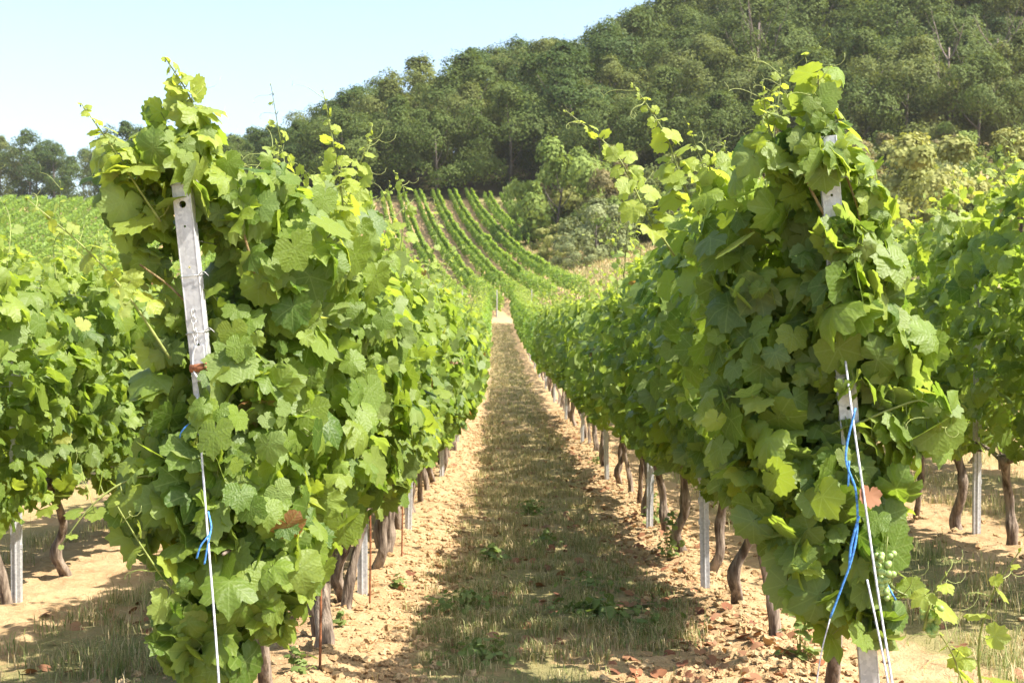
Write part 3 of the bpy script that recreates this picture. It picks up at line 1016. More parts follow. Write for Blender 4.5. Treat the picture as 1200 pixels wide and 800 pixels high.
# ------------------------------------------------------------------ steel posts
def end_post(base, top, w, dep, holes, label, group):
    """a galvanised channel post with round punched holes; local z runs up the post"""
    base = np.array(base); top = np.array(top)
    ax = Vector(top - base); Ln = ax.length
    r = empty("end_post", base)
    r.rotation_euler = ax.to_track_quat('Z', 'X').to_euler()
    # keep the channel's web turned to the camera
    from mathutils import Matrix
    z = ax.normalized(); yv = Vector((0.10, 1, 0)); x = yv.cross(z).normalized(); yv = z.cross(x)
    r.rotation_euler = Matrix((x, yv, z)).transposed().to_euler()
    tag(r, label, "end post", group)
    mb = MB(); th = 0.003
    # web: rectangles between ring plates round the holes
    zs = sorted(holes); z0 = -0.35
    k = 20
    def plate(za, zb):
        V, F = boxv(-w / 2, w / 2, 0, th, za, zb); mb.add(V, F)
    for (hzp, hr) in zs:
        a, b = hzp - w / 2, hzp + w / 2
        if a > z0: plate(z0, a)
        ang = np.arange(k) * 2 * pi / k + pi / k
        circ = np.stack([np.cos(ang) * hr, np.sin(ang) * hr], -1)
        sq = np.stack([np.cos(ang), np.sin(ang)], -1); sq = sq / np.abs(sq).max(1)[:, None] * w / 2
        V = []
        for yv2 in (0, th):
            for arr in (circ, sq):
                V.append(np.stack([arr[:, 0], np.full(k, yv2), hzp + arr[:, 1]], -1))
        V = np.concatenate(V); F = []
        for i in range(k):
            j = (i + 1) % k
            F += [[i, k + i, k + j, j], [2 * k + j, 3 * k + j, 3 * k + i, 2 * k + i], [j, 2 * k + j, 2 * k + i, i]]
        mb.add(V, np.array(F))
        z0 = b
    plate(z0, Ln)
    for s in (-1, 1):
        xo = s * w / 2
        V, F = boxv(min(xo, xo - s * th), max(xo, xo - s * th), th, dep, -0.35, Ln); mb.add(V, F)
        xi = s * (w / 2 - 0.012)
        V, F = boxv(min(xi, xo), max(xi, xo), dep, dep + th, -0.35, Ln); mb.add(V, F)
    # rounded bends along both front corners
    for s in (-1, 1):
        mb.add(*tube([[s * (w / 2 - 0.001), 0.0015, -0.35], [s * (w / 2 - 0.001), 0.0015, Ln - 0.001]], 0.0028, 8))
    mb.build("steel_channel", [M['steel']], r, smooth=False)
    return r, Ln


def wire_tie(parent, z, w, dep, seed):
    rng = np.random.default_rng(seed)
    a = w / 2 + 0.004
    p = [(-a, -0.004, z), (0, -0.006, z + 0.004 * rng.standard_normal()), (a, -0.004, z + 0.003), (a, dep + 0.006, z + 0.006), (-a, dep + 0.006, z - 0.002), (-a, -0.004, z - 0.001)]
    mb = MB(); mb.add(*tube(p, 0.0016, 5))
    mb.add(*tube(spline([(a * 0.9, -0.004, z + 0.003), (a + 0.015, -0.01, z + 0.012), (a + 0.03, -0.004, z - 0.004)], 8), 0.0013, 5))
    mb.build("wire_tie", [M['wire']], parent)


pL_top = px(212, 212, 4.07); pL_bot = px(277, 880, 4.07)
pL_bot[2] = gz(pL_bot[0], pL_bot[1])
postL, LnL = end_post(pL_bot, pL_top, 0.057, 0.034, [(1.69, 0.0115), (1.62, 0.004), (1.49, 0.004), (1.35, 0.005), (1.24, 0.008), (0.95, 0.006), (0.7, 0.006)],
                      "leaning galvanised steel end post with punched holes and a rusty tensioner, left of the path", None)
for q, z in enumerate((1.755, 1.46, 1.28, 0.9)):
    wire_tie(postL, z, 0.057, 0.034, q)
# tensioner: rusty plate, ratchet drum, hooks and a short chain
tn = empty("wire_tensioner", (0, 0, 0)); tn.parent = postL
z0 = 1.19
mb = MB()
V, F = boxv(-0.016, 0.022, -0.012, -0.0005, z0 - 0.05, z0 + 0.05); mb.add(V, F)
V, F = boxv(0.022, 0.034, -0.022, 0.0, z0 - 0.045, z0 - 0.005); mb.add(V, F)
mb.build("tensioner_plate", [M['steel']], tn, smooth=False)
mb = MB(); mb.add(*tube([(-0.022, -0.024, z0 - 0.02), (0.03, -0.024, z0 - 0.02)], 0.013, 12))
for k in range(8):
    a = k * pi / 4
    V, F = boxv(0.0305, 0.0365, -0.003, 0.003, 0.009, 0.019)
    R = np.array([[1, 0, 0], [0, cos(a), -sin(a)], [0, sin(a), cos(a)]])
    mb.add(V @ R.T + [0, -0.024, z0 - 0.02], F)
mb.build("ratchet_drum", [M['rust']], tn)
mb = MB()
mb.add(*tube(spline([(0.0, -0.014, z0 + 0.05), (-0.012, -0.018, z0 + 0.02), (-0.01, -0.03, z0 - 0.03), (0.01, -0.034, z0 - 0.06), (0.022, -0.03, z0 - 0.04)], 18), 0.004, 7))
mb.build("tension_hook", [M['steel']], tn)
mb = MB()
for k in range(5):
    zc = z0 + 0.065 + k * 0.022; th = np.linspace(0, 2 * pi, 13)
    ring = np.stack([0.007 * np.cos(th) * (1 if k % 2 else 0.3), -0.012 + 0.006 * np.cos(th) * (0.3 if k % 2 else 1), zc + 0.014 * np.sin(th)], -1)
    mb.add(*tube(ring, 0.0022, 5))
mb.build("chain", [M['steel']], tn)

pR_top = px(968, 160, 3.96); pR_bot = px(1027, 890, 3.96)
pR_bot[2] = gz(pR_bot[0], pR_bot[1])
postR, LnR = end_post(pR_bot, pR_top, 0.055, 0.034, [(1.80, 0.008), (1.66, 0.004), (1.5, 0.005), (1.3, 0.008), (1.0, 0.006), (0.7, 0.006), (0.30, 0.008)],
                      "galvanised steel end post half hidden by leaves, with cords running down, right of the path", None)
for q, z in enumerate((1.70, 1.1, 0.72)):
    wire_tie(postR, z, 0.055, 0.034, 10 + q)


def row_post_mesh(h=1.85):
    """thin roll-formed line post: C section with notched edges"""
    mb = MB(); w, dp, th = 0.05, 0.03, 0.003
    V, F = boxv(-w / 2, w / 2, 0, th, -0.3, h); mb.add(V, F)
    for s in (-1, 1):
        xo = s * w / 2
        V, F = boxv(min(xo, xo - s * th), max(xo, xo - s * th), th, dp, -0.3, h); mb.add(V, F)
        xi = s * (w / 2 - 0.014)
        V, F = boxv(min(xi, xo), max(xi, xo), dp, dp + th, -0.3, h); mb.add(V, F)
        for k in range(12):
            z = 0.35 + k * 0.12
            V, F = boxv(min(xo, xo + s * 0.006), max(xo, xo + s * 0.006), 0.006, 0.02, z, z + 0.028); mb.add(V, F)
    # a stiffening rib pressed down the middle
    mb.add(*tube([[0, -0.001, -0.3], [0, -0.001, h - 0.002]], 0.006, 8))
    return mb.mesh("steel_post", [M['steel']], smooth=False)


RPM = row_post_mesh(1.85)
for lat, side in ((ROW_L1, "left"), (ROW_R1, "right")):
    y = 6.85 if side == "left" else 6.95; i = 0
    while y < 75:
        x = lat + float(rowc(y)) + (0.05 if side == "left" else -0.09)
        o = link("steel_post", RPM, None, (x, y, gz(x, y)))
        o.rotation_euler = (0, radians(random.uniform(-1.5, 1.5)), random.uniform(-0.2, 0.2))
        if i == 0:
            lab = "nearest grey steel line post among the trunks of the row %s of the path" % side
        elif i == 1:
            lab = "second grey steel line post showing below the leaves of the row %s of the path" % side
        else:
            lab = "grey steel line post farther along the row %s of the path" % side
        tag(o, lab, "line post", "line posts along the row %s of the path" % side)
        y += 2.9 if i == 0 else 4.6; i += 1
for lat, ys, side in ((ROW_L2, (6.75, 10.2, 14), "left"), (ROW_R2, (8.9, 12.6, 16.2), "right")):
    for i, y in enumerate(ys):
        x = lat + float(rowc(y)) - (0.02 if side == "left" else 0)
        if side == "left" and i == 0: x = -2.63
        o = link("steel_post", RPM, None, (x, y, gz(x, y)))
        if side == "left": o.scale = (1, 1, 0.82)
        o.rotation_euler = (0, 0, 0.1 * i)
        if side == "left" and i == 0:
            tag(o, "grey steel post standing at the left edge of the photo", "line post", "line posts in the second rows")
        else:
            tag(o, "grey steel line post within the second row %s of the path" % side, "line post", "line posts in the second row %s of the path" % side)
# trellis wires
for lat, nm in ((ROW_L1, "row left of the path"), (ROW_R1, "row right of the path"), (ROW_L2, "second row left of the path"), (ROW_R2, "second row right of the path")):
    for hh, hn in ((0.62, "lowest"), (1.15, "middle"), (1.70, "topmost")):
        ys = np.arange(4.1 if abs(lat) < 2 else 4.6, STOP[lat], 1.5)
        xs = lat + rowc(ys) + 0.012
        pts = np.stack([xs, ys, H(xs, ys) + hh], -1)
        if abs(lat) < 2:
            b_, t_ = (pL_bot, pL_top) if lat < 0 else (pR_bot, pR_top)
            pts[0] = b_ + (t_ - b_) * (hh / 1.9) + np.array([0, 0.045, 0])
        mb = MB(); mb.add(*tube(pts, 0.0016, 5))
        tag(mb.build("trellis_wire", [M['wire']]), "%s trellis wire of the %s" % (hn, nm), "wire", "trellis wires of the " + nm)

# rusty planting rods
for i, (X, Y, d) in enumerate([(373, 760, 5.05), (432, 668, 6.6), (470, 630, 8.3)]):
    b_ = px(X, Y, d); b_[2] = gz(b_[0], b_[1])
    mb = MB(); mb.add(*tube(spline([(0, 0, -0.1), (0.006, 0.0, 0.4), (-0.012, 0.01, 0.95)], 9), 0.0055, 7))
    o = mb.build("iron_rod", [M['rust']]); o.location = b_
    tag(o, ["thin rusty iron rod beside the second vine left of the path, nearest of the three", "second thin rusty iron rod beside the trunks left of the path",
            "farthest thin rusty iron rod among the trunks left of the path"][i], "rod", "rusty planting rods")

# cords
def cord(name, pts, rad, mat, label, n=40, k=7):
    mb = MB(); mb.add(*tube(spline([px(*p) for p in pts], n), rad, k))
    return tag(mb.build(name, [mat]), label, "cord")


cord("anchor_cord", [(231, 462, 4.02), (236, 540, 3.93), (243, 640, 3.84), (249, 720, 3.77), (255, 815, 3.69), (258, 895, 3.62)], 0.0034, M['white_cord'], "white anchor cord running down from the left end post")
cord("blue_string", [(236, 500, 4.0), (222, 497, 3.99), (212, 507, 3.98), (210, 518, 3.99)], 0.0034, M['blue_cord'], "short blue string looped round the left end post", 16)
cord("blue_string", [(243, 600, 3.86), (246, 622, 3.83), (234, 640, 3.82), (229, 655, 3.82)], 0.0028, M['blue_cord'], "frayed blue string knotted on the white cord at the left post", 16)
cord("blue_string", [(246, 622, 3.83), (242, 640, 3.815), (238, 662, 3.815)], 0.0028, M['blue_cord'], "loose blue string end hanging below the knot on the left cord", 16)
cord("blue_string", [(1003, 478, 3.80), (992, 535, 3.79), (1004, 575, 3.78), (1006, 620, 3.78), (1000, 655, 3.77), (988, 690, 3.77), (975, 725, 3.77)], 0.0034, M['blue_cord'], "wavy blue string hanging down in front of the right end post")
cord("blue_string", [(996, 540, 3.80), (995, 570, 3.79)], 0.003, M['blue_cord'], "short straight blue string tied beside the wavy one, right post", 8)
cord("blue_string", [(1008, 605, 3.78), (999, 640, 3.775), (997, 668, 3.77)], 0.004, M['blue_cord'], "pale blue doubled string beside the white cord, right post", 12)
cord("blue_string", [(1033, 665, 3.84), (1044, 690, 3.83), (1052, 704, 3.84)], 0.0028, M['blue_cord'], "bit of blue string behind the green grape bunch", 10)
cord("anchor_cord", [(989, 408, 3.93), (1000, 490, 3.83), (1015, 590, 3.76), (1030, 690, 3.70), (1048, 800, 3.62), (1062, 890, 3.56)], 0.0034, M['white_cord'], "long white anchor cord slanting down from the right end post")
cord("anchor_cord", [(1018, 680, 3.76), (1030, 735, 3.71), (1043, 800, 3.66), (1056, 880, 3.60)], 0.0030, M['white_cord'], "shorter second white cord beside the long one, right post")
cord("pale_string", [(975, 725, 3.77), (965, 765, 3.76), (958, 810, 3.76)], 0.002, M['white_cord'], "thin pale string end trailing to the soil near the right post", 10)

# dead curled leaf on the right end vine
mbx = MB()
add_leaves(mbx, np.array([px(1022, 580, 3.78) - np.array(vR.location)]), np.array([[0.3, -1, 0.3]]), np.array([[-0.2, 0, -1.0]]), np.array([0.045]), np.array([[0.6, 0.3, 0.2]]), 0, np.random.default_rng(3))
mbx.build("withered_leaf", [M['dead_leaf']], vR)

# young vine trailing up at the right
yv_base = px(1165, 860, 3.85); yv_base[2] = gz(yv_base[0], yv_base[1])
yv = empty("young_vine", yv_base); tag(yv, "young trailing vine shoot with pale leaves low down beside the right end post", "grapevine")
for (pts, n, s0, bare) in ([[(1165, 860, 3.85), (1150, 770, 3.8), (1165, 700, 3.75), (1198, 645, 3.7)], 8, 0.062, 0.15],
                           [[(1165, 860, 3.85), (1135, 810, 3.75), (1120, 770, 3.7), (1105, 745, 3.66)], 5, 0.066, 0.25],
                           [[(1085, 740, 3.8), (1095, 700, 3.76), (1112, 672, 3.74)], 4, 0.066, 0.3]):
    ms = MB(); add_shoot(ms, [px(*p) - np.array(yv_base) for p in pts], 0.0045, s0, n, 0, np.random.default_rng(int(pts[1][0])), 0.4, bare)
    ms.build("shoot", leafmats(0), yv)

# ------------------------------------------------------------------ far block on the opposite slope
FD = -0.132
rows80 = [5.5 - 2.15 * k for k in range(0, 36)]
upper_rows = [(7.5, 127.0, 161.0), (9.5, 139.0, 160.5), (11.5, 150.0, 160.0)]
ang_far = math.atan(-FD)
nfar = 0
indiv_end = {}
for k, l80 in enumerate(rows80):
    if nfar >= 130 or k > 10:
        indiv_end[k] = 80.0
        continue
    y = 80.5 if k > 1 else 86.0
    for q in range(12):
        x = l80 + FD * (y - 80)
        v = vine(x, y, ang_far, FARB[(k + q) % 4], TRUNKS[(k + q) % 7], "grapevine in the lower end of the curving rows on the opposite slope", "grapevines on the opposite slope",
                 (1, 1, 0.96 + 0.1 * random.random()), flip=random.random() < 0.5)
        y += 1.15; nfar += 1
    indiv_end[k] = y
mb = MB(); rng = np.random.default_rng(77)
AP, AN, AT, AS, AC = [], [], [], [], []
for k, (l80, ya, yb) in enumerate([(l, None, None) for l in rows80] + upper_rows):
    y0 = ya if ya else indiv_end[k] if k < 26 else 100.0
    if k <= 1: y0 = max(y0, 88)
    y1 = 163.5 + 1.0 * math.sin(k * 0.7)
    if yb: y1 = yb
    n = int((y1 - y0) * (170 if k < 14 else 110))
    y = y0 + (y1 - y0) * rng.random(n)
    sg = np.where(rng.random(n) < 0.5, -1.0, 1.0)
    z = 0.42 + 1.02 * rng.random(n) ** 0.85
    bul = 0.6 + 0.8 * fbm(y * 0.9 + k * 5, z * 1.5 + sg * 7, 31 + k, 2)
    xo = sg * 0.40 * bul * (1 - 0.35 * rng.random(n))
    z = z + 0.34 * (fbm(y * 0.8, y * 0 + k * 3.1, 55, 2) - 0.45)
    gap = fbm(y * 0.25, y * 0 + k * 11.0, 61, 2)
    x = l80 + FD * (y - 80) + xo
    keep = (gap < 0.88)
    top = ss(1.1, 1.5, z)
    P = np.stack([x, y, ground_z(x, y) + z], -1)
    N = np.stack([sg * 0.9, 0 * x, 0.5 + 0.6 * top], -1) + 0.5 * rng.standard_normal((n, 3))
    T = np.stack([sg * 0.4, 0.6 * rng.standard_normal(n), -1 + 0.5 * rng.standard_normal(n)], -1)
    s = (0.115 + 0.06 * rng.random(n)) * (1 + 0.2 * (y > 120))
    C = np.stack([rng.random(n), np.clip(0.12 + 0.5 * top * rng.random(n), 0, 1), 0.5 + 0 * x], -1)
    for L, A in ((AP, P), (AN, N), (AT, T), (AS, s), (AC, C)): L.append(A[keep])
add_leaves(mb, np.concatenate(AP), np.concatenate(AN), np.concatenate(AT), np.concatenate(AS), np.concatenate(AC), 2, rng)
tag(mb.build("distant_vines", [M['far_leaf']]), "green vine rows running up the opposite slope below the wood", "vineyard", kind='stuff')

# end posts of the far rows
for i, k in enumerate((2, 3, 4, 5, 6)):
    l80 = rows80[k]; x = l80 + 0.02; y = 79.4
    o = link("steel_post", RPM, None, (x, y, gz(x, y))); o.scale = (1.2, 1.2, 0.95); o.rotation_euler = (radians(4), 0, 0)
    tag(o, "pale end post at the foot of a row on the opposite slope", "line post", "end posts of the far rows")

# ------------------------------------------------------------------ trees and shrubs
def crown_mesh(seed, W_, H_, z0, nblob, ncard, card, mat, name="crown", droop=0.0, low=0.75):
    """a crown of many leaf clumps: blobs strewn through an uneven envelope, each covered in leaf-sized faces"""
    rng = np.random.default_rng(seed)
    mb = MB(); Pn, Nn, Tn, Sn, Cn = [], [], [], [], []
    lobes = [(((q_ + rng.random()) / 10) ** low, q_ * 2.4 + 0.5 * rng.random() + 0.7 * seed) for q_ in range(10)]
    for b in range(nblob):
        lt, la = lobes[b % 10]
        t = float(np.clip(lt + 0.065 * rng.standard_normal(), 0.0, 1.0))
        a = la + 0.30 * rng.standard_normal()
        envr = (W_ / 2) * (0.55 + 0.6 * math.sin(min(1, t * 0.92 + 0.12) * pi) ** 0.7) * (0.8 + 0.4 * vnoise(cos(a) * 1.5 + seed, sin(a) * 1.5 + t * 2, seed))
        rr = envr * (0.45 + 0.5 * rng.random() ** 0.5) if t < 0.86 else envr * 0.5 * rng.random()
        br = (W_ * 0.5) * (0.19 + 0.17 * rng.random()) * (1.0 if t < 0.8 else 0.8)
        cpt = np.array([rr * cos(a), rr * sin(a), z0 + (H_ - z0) * (0.05 + 0.90 * t) - br * 0.3])
        n = int(ncard / nblob * (0.6 + 0.8 * rng.random()))
        q = rng.standard_normal((n, 3)); q /= np.linalg.norm(q, axis=1)[:, None]
        q[:, 2] = np.where(q[:, 2] < -0.6, -q[:, 2] * 0.8, q[:, 2])
        bump_ = 0.75 + 0.5 * vnoise(q[:, 0] * 2.5 + b * 3, q[:, 1] * 2.5 + q[:, 2] * 2, seed + 5)
        rad = br * bump_ * (0.72 + 0.36 * rng.random(n))
        P = cpt + q * rad[:, None] * np.array([1, 1, 0.95])
        Pn.append(P); co = cpt - np.array([0, 0, 0.42 * H_]); co /= np.linalg.norm(co) + 1e-6
        Nn.append(0.8 * q + 0.55 * co + np.array([0, 0, 0.15]) + 0.36 * rng.standard_normal((n, 3)))
        Tn.append(np.stack([q[:, 0], q[:, 1], -0.4 - droop + 0 * q[:, 0]], -1) + 0.7 * rng.standard_normal((n, 3)))
        Sn.append(card * (0.55 + 0.8 * rng.random(n)))
        bt = rng.random()
        Cn.append(np.stack([np.clip(0.62 * bt + 0.38 * rng.random(n), 0, 1), np.clip(0.22 * rng.random(n) ** 2 + 0.25 * (rng.random() < 0.25), 0, 1), rng.random(n) * 0.8], -1))
    add_leaves(mb, np.concatenate(Pn), np.concatenate(Nn), np.concatenate(Tn), np.concatenate(Sn), np.concatenate(Cn), 2, rng)
    return mb.mesh(name, [mat])


def tree_trunk_mesh(seed, h, r, limbs=5, name="trunk", mat=None, bare=False):
    rng = np.random.default_rng(seed)
    mb = MB()
    u = np.linspace(0, 1, 10)
    C = np.stack([0.3 * np.sin(u * 3 + seed) * u, 0.3 * np.cos(u * 2.3 + seed) * u, -0.6 + (h + 0.6) * u], -1)
    mb.add(*tube(C, r * (1.15 - 0.75 * u + 0.4 * np.exp(-u * 12)), 9))
    for k in range(limbs):
        i = 4 + int(rng.random() * 5); a = rng.random() * 6.28; L = h * (0.3 + 0.3 * rng.random())
        p0 = C[i]; p1 = p0 + [cos(a) * L * 0.4, sin(a) * L * 0.4, L * 0.35]; p2 = p0 + [cos(a) * L * 0.75, sin(a) * L * 0.75, L * 0.9]
        B = spline([p0, p1, p2], 9)
        mb.add(*tube(B, np.linspace(r * 0.42, r * 0.1, 9), 6))
        if bare:
            for q in range(3):
                j = 3 + int(rng.random() * 5); a2 = a + rng.standard_normal(); L2 = L * 0.45
                mb.add(*tube(spline([B[j], B[j] + [cos(a2) * L2 * 0.4, sin(a2) * L2 * 0.4, L2 * 0.5], B[j] + [cos(a2) * L2 * 0.6, sin(a2) * L2 * 0.6, L2]], 6), np.linspace(r * 0.16, r * 0.04, 6), 5))
    return mb.mesh(name, [mat or M['tree_bark']])


tree_mats = ['crown_deep', 'crown_mid', 'crown_olive', 'crown_deep', 'crown_mid', 'crown_mid', 'crown_olive', 'crown_deep']
CROWNS = [crown_mesh(800 + i, 11.0 + (i % 3) * 1.6, 13.0 + (i % 4) * 1.1, 0.3, 66, 15000, 0.19, M[tree_mats[i]]) for i in range(8)]
TTR = [tree_trunk_mesh(820 + i, 9.0, 0.24) for i in range(4)]


def tree(x, y, s, ci, label, group, sz=1.0):
    r = empty("tree", (x, y, gz(x, y)), random.random() * 6.28)
    r.scale = (s, s, s * sz)
    tag(r, label, "tree", group)
    link("trunk", TTR[ci % 4], r); link("crown", CROWNS[ci % 8], r)
    return r


rt = random.Random(9)
placed = []
ntree = 0
def seen(x, y, pad=60):
    X = 600 + x / y * 1500
    return -pad < X < 1200 + pad


# the wood's front edge, then rank upon rank up the slope
y = 166.0; rank = 0
while y < 262:
    sp = 9.2 + 0.022 * (y - 166)
    x = -44 + (2.5 if rank % 2 else 0) + (-3 if rank == 0 else 0)
    while x < 0.44 * y + 8:
        xx = x + rt.uniform(-1.8, 1.8); yy = y + rt.uniform(-2.6, 2.6)
        front = yy < 172
        if xx > 6 and yy < 172 and False: pass
        if seen(xx, yy, 110):
            s = rt.uniform(0.92, 1.26) * (1.0 if not front else 0.92)
            s *= 0.60 + 0.40 * float(ss(-0.235, -0.02, xx / yy))
            ci = rt.randrange(8)
            if xx > 20: ci = rt.choice([1, 2, 4, 5, 6, 0])
            elif xx < -5 and front: ci = rt.choice([0, 3, 7, 4])
            if front and xx < 5:
                lab, gp = "dark broadleaf tree at the wood's edge right above the far vine rows", "trees along the edge of the wood"
            elif xx < -12:
                lab, gp = "dark broadleaf tree in the lower left part of the hillside wood", "trees in the left part of the wood"
            elif xx < 22:
                lab, gp = "broadleaf tree in the middle of the hillside wood, above the shrubs", "trees in the middle of the wood"
            else:
                lab, gp = "lighter green broadleaf tree in the wood high behind the right hand rows", "trees in the right part of the wood"
            tree(xx, yy, s, ci, lab, gp); ntree += 1
        x += sp * rt.uniform(0.88, 1.12)
    y += 8.4 if y < 200 else 10.0; rank += 1
# trees at the right coming further down the slope
for (x, y, s, ci) in [(24, 150, 0.8, 1), (31, 152, 0.95, 5), (39, 148, 0.95, 4), (46, 150, 1.0, 2), (53, 146, 0.9, 5), (60, 150, 1.0, 6), (18, 158, 0.9, 4), (27, 160, 1.0, 2), (36, 158, 1.0, 1), (44, 160, 1.05, 5), (55, 160, 1.05, 4), (64, 158, 1.0, 1), (11, 158, 0.8, 5)]:
    tree(x, y, s, ci, "leafy tree low on the right of the wood, just above the yellowish bushes", "trees at the foot of the wood on the right"); ntree += 1
# distant trees on the left horizon
for k in range(26):
    yy = rt.uniform(285, 330); xx = -yy * 0.43 + k * 3.6 + rt.uniform(-2, 2)
    tree(xx, yy, rt.uniform(0.85, 1.02), rt.randrange(8), "hazy tree in the distant belt on the left skyline", "trees of the distant belt on the left"); ntree += 1
for k in range(9):
    yy = rt.uniform(205, 240); xx = -yy * 0.30 + k * 2.9
    tree(xx, yy, rt.uniform(0.75, 0.95), rt.choice([0, 3, 7]), "dark tree tapering off the left end of the hillside wood", "trees at the left end of the wood"); ntree += 1

# bare dead trees
for i, (x, y, s) in enumerate([(51.5, 151, 1.5), (32.5, 170, 1.75), (59, 157, 1.45)]):
    r = empty("dead_tree", (x, y, gz(x, y))); r.scale = (s * 0.8, s * 0.8, s * 0.95)
    tag(r, ["forked bare grey tree standing before the wood, above the yellowish bushes at right", "bare pale dead tree high in the wood above the middle of the right row",
            "slim bare brown tree in the wood near the right edge of the photo"][i], "dead tree", "bare dead trees")
    link("trunk", tree_trunk_mesh(870 + i, 9.5, 0.2, 5, "trunk", M['dead_bark'], True), r)

# shrubs
SHR = {}
for i, mname in enumerate(('bush_fresh', 'bush_grey', 'bush_tan', 'bush_yellow', 'crown_olive')):
    SHR[mname] = [crown_mesh(900 + i * 3 + j, 5.2, 4.6 + 0.7 * j, 0.1, 44, 8000, 0.135, M[mname], droop=0.2, low=1.5) for j in range(2)]
STR = tree_trunk_mesh(940, 2.6, 0.1, 6)
shrub_word = {'bush_fresh': "fresh green", 'bush_grey': "grey green", 'bush_tan': "tan brown half dried", 'bush_yellow': "yellowish green", 'crown_olive': "olive green"}


def shrub(x, y, s, mname, j, label=None, group=None, sz=1.0):
    r = empty("shrub", (x, y, gz(x, y) - 0.1), rt.random() * 6.28)
    r.scale = (s, s, s * sz)
    tag(r, label, "shrub", group)
    link("stem", STR, r); link("crown", SHR[mname][j], r)
    return r


special = [
    (4.6, 131, 1.75, 'bush_fresh', 1, "largest fresh green shrub, rounded, at the top right corner of the far vine rows", 1.15),
    (3.2, 152, 0.9, 'bush_tan', 0, "thin pinkish tan bush between the far vine rows' top end and the large green shrub", 1.0),
    (10.2, 128, 1.15, 'bush_tan', 1, "reddish tan shrub right of the large green shrub", 1.25),
    (7.5, 112, 1.15, 'bush_grey', 0, "silvery grey green shrub in front of the large green shrub", 1.0),
    (3.9, 117, 0.75, 'bush_yellow', 1, "small yellowish bush on the bare bank beside the far vine rows", 0.8),
    (5.2, 108, 0.62, 'bush_grey', 1, "low grey green bush above the dry bank at the end of the curving rows", 0.8),
    (1.9, 147, 0.85, 'bush_fresh', 0, "light green bush by the upper end of the far rows, beside the pinkish one", 1.0),
    (9.6, 121, 1.05, 'bush_fresh', 0, "light green bush between the silvery shrub and the reddish one", 1.0),
    (13.0, 120, 1.15, 'crown_olive', 0, "olive shrub to the right of the silvery shrub", 1.1),
]
for (x, y, s, mn, j, lab, sz) in special:
    shrub(x, y, s, mn, j, lab, "shrubs beside the far vine rows", sz)
# shrubs filling the bank up to the wood
nb = 0
for k in range(64):
    y = rt.uniform(100, 162); x = rt.uniform(7, 0.36 * y)
    if abs(x - 4.6) < 5 and y < 131: continue
    if x < 12 and y < 122: continue
    mn = rt.choice(['bush_fresh', 'crown_olive', 'bush_fresh', 'bush_grey', 'crown_olive', 'bush_yellow', 'bush_tan'])
    shrub(x, y, rt.uniform(0.8, 1.45), mn, rt.randrange(2), "%s shrub in the thicket between the right hand vines and the wood" % shrub_word[mn], "%s shrubs of the thicket" % shrub_word[mn]); nb += 1
# pale bushes above the right row
for k, (x, y, s, mn) in enumerate([(21, 82, 1.3, 'bush_yellow'), (24.5, 80, 1.42, 'bush_yellow'), (28.5, 84, 1.45, 'bush_yellow'), (32.5, 82, 1.3, 'bush_yellow'), (23, 92, 1.4, 'bush_fresh'), (36, 88, 1.3, 'bush_yellow'),
                                    (30, 94, 1.4, 'bush_yellow'), (18, 88, 1.1, 'bush_fresh'), (37, 96, 1.3, 'bush_fresh'), (20, 74, 0.8, 'crown_olive'), (26, 72, 0.8, 'crown_olive'), (16, 95, 1.1, 'crown_olive')]):
    lab = {"bush_yellow": "tall yellowish bush with feathery tops behind the right hand rows", "bush_fresh": "fresh green bush among the yellowish ones behind the right hand rows",
           "crown_olive": "low olive bush at the foot of the yellowish bushes"}[mn]
    shrub(x, y, s, mn, k % 2, lab, lab.split(" ")[1] + " bushes behind the right hand rows", 1.1)

# ------------------------------------------------------------------ grass, weeds, litter, clods
def blades(name, P, h, wdt, tint, lean, rng, label):
    n = len(P)
    a = rng.random(n) * 2 * pi
    d = np.stack([np.cos(a), np.sin(a), 0 * a], -1); sd = np.stack([-np.sin(a), np.cos(a), 0 * a], -1)
    up = np.array([0, 0, 1.0])
    L = lean[:, None]
    m = P + up * (h * 0.55)[:, None] + d * (h * 0.22)[:, None] * L
    t = P + up * (h * np.maximum(0.25, 1 - 0.42 * lean))[:, None] + d * (h * 0.8)[:, None] * L
    w_ = wdt[:, None]
    V = np.stack([P - sd * w_ - up * 0.01, P + sd * w_ - up * 0.01, m + sd * w_ * 0.75, m - sd * w_ * 0.75, t], 1).reshape(-1, 3)
    b = (np.arange(n) * 5)[:, None]
    me = mesh_np(name, V, [b + np.array([[0, 1, 2, 3]]), b + np.array([[3, 2, 4]])], [M['blade']], [0, 0], np.repeat(tint, 5, 0))
    return tag(link(name, me), label, "grass", kind='stuff')


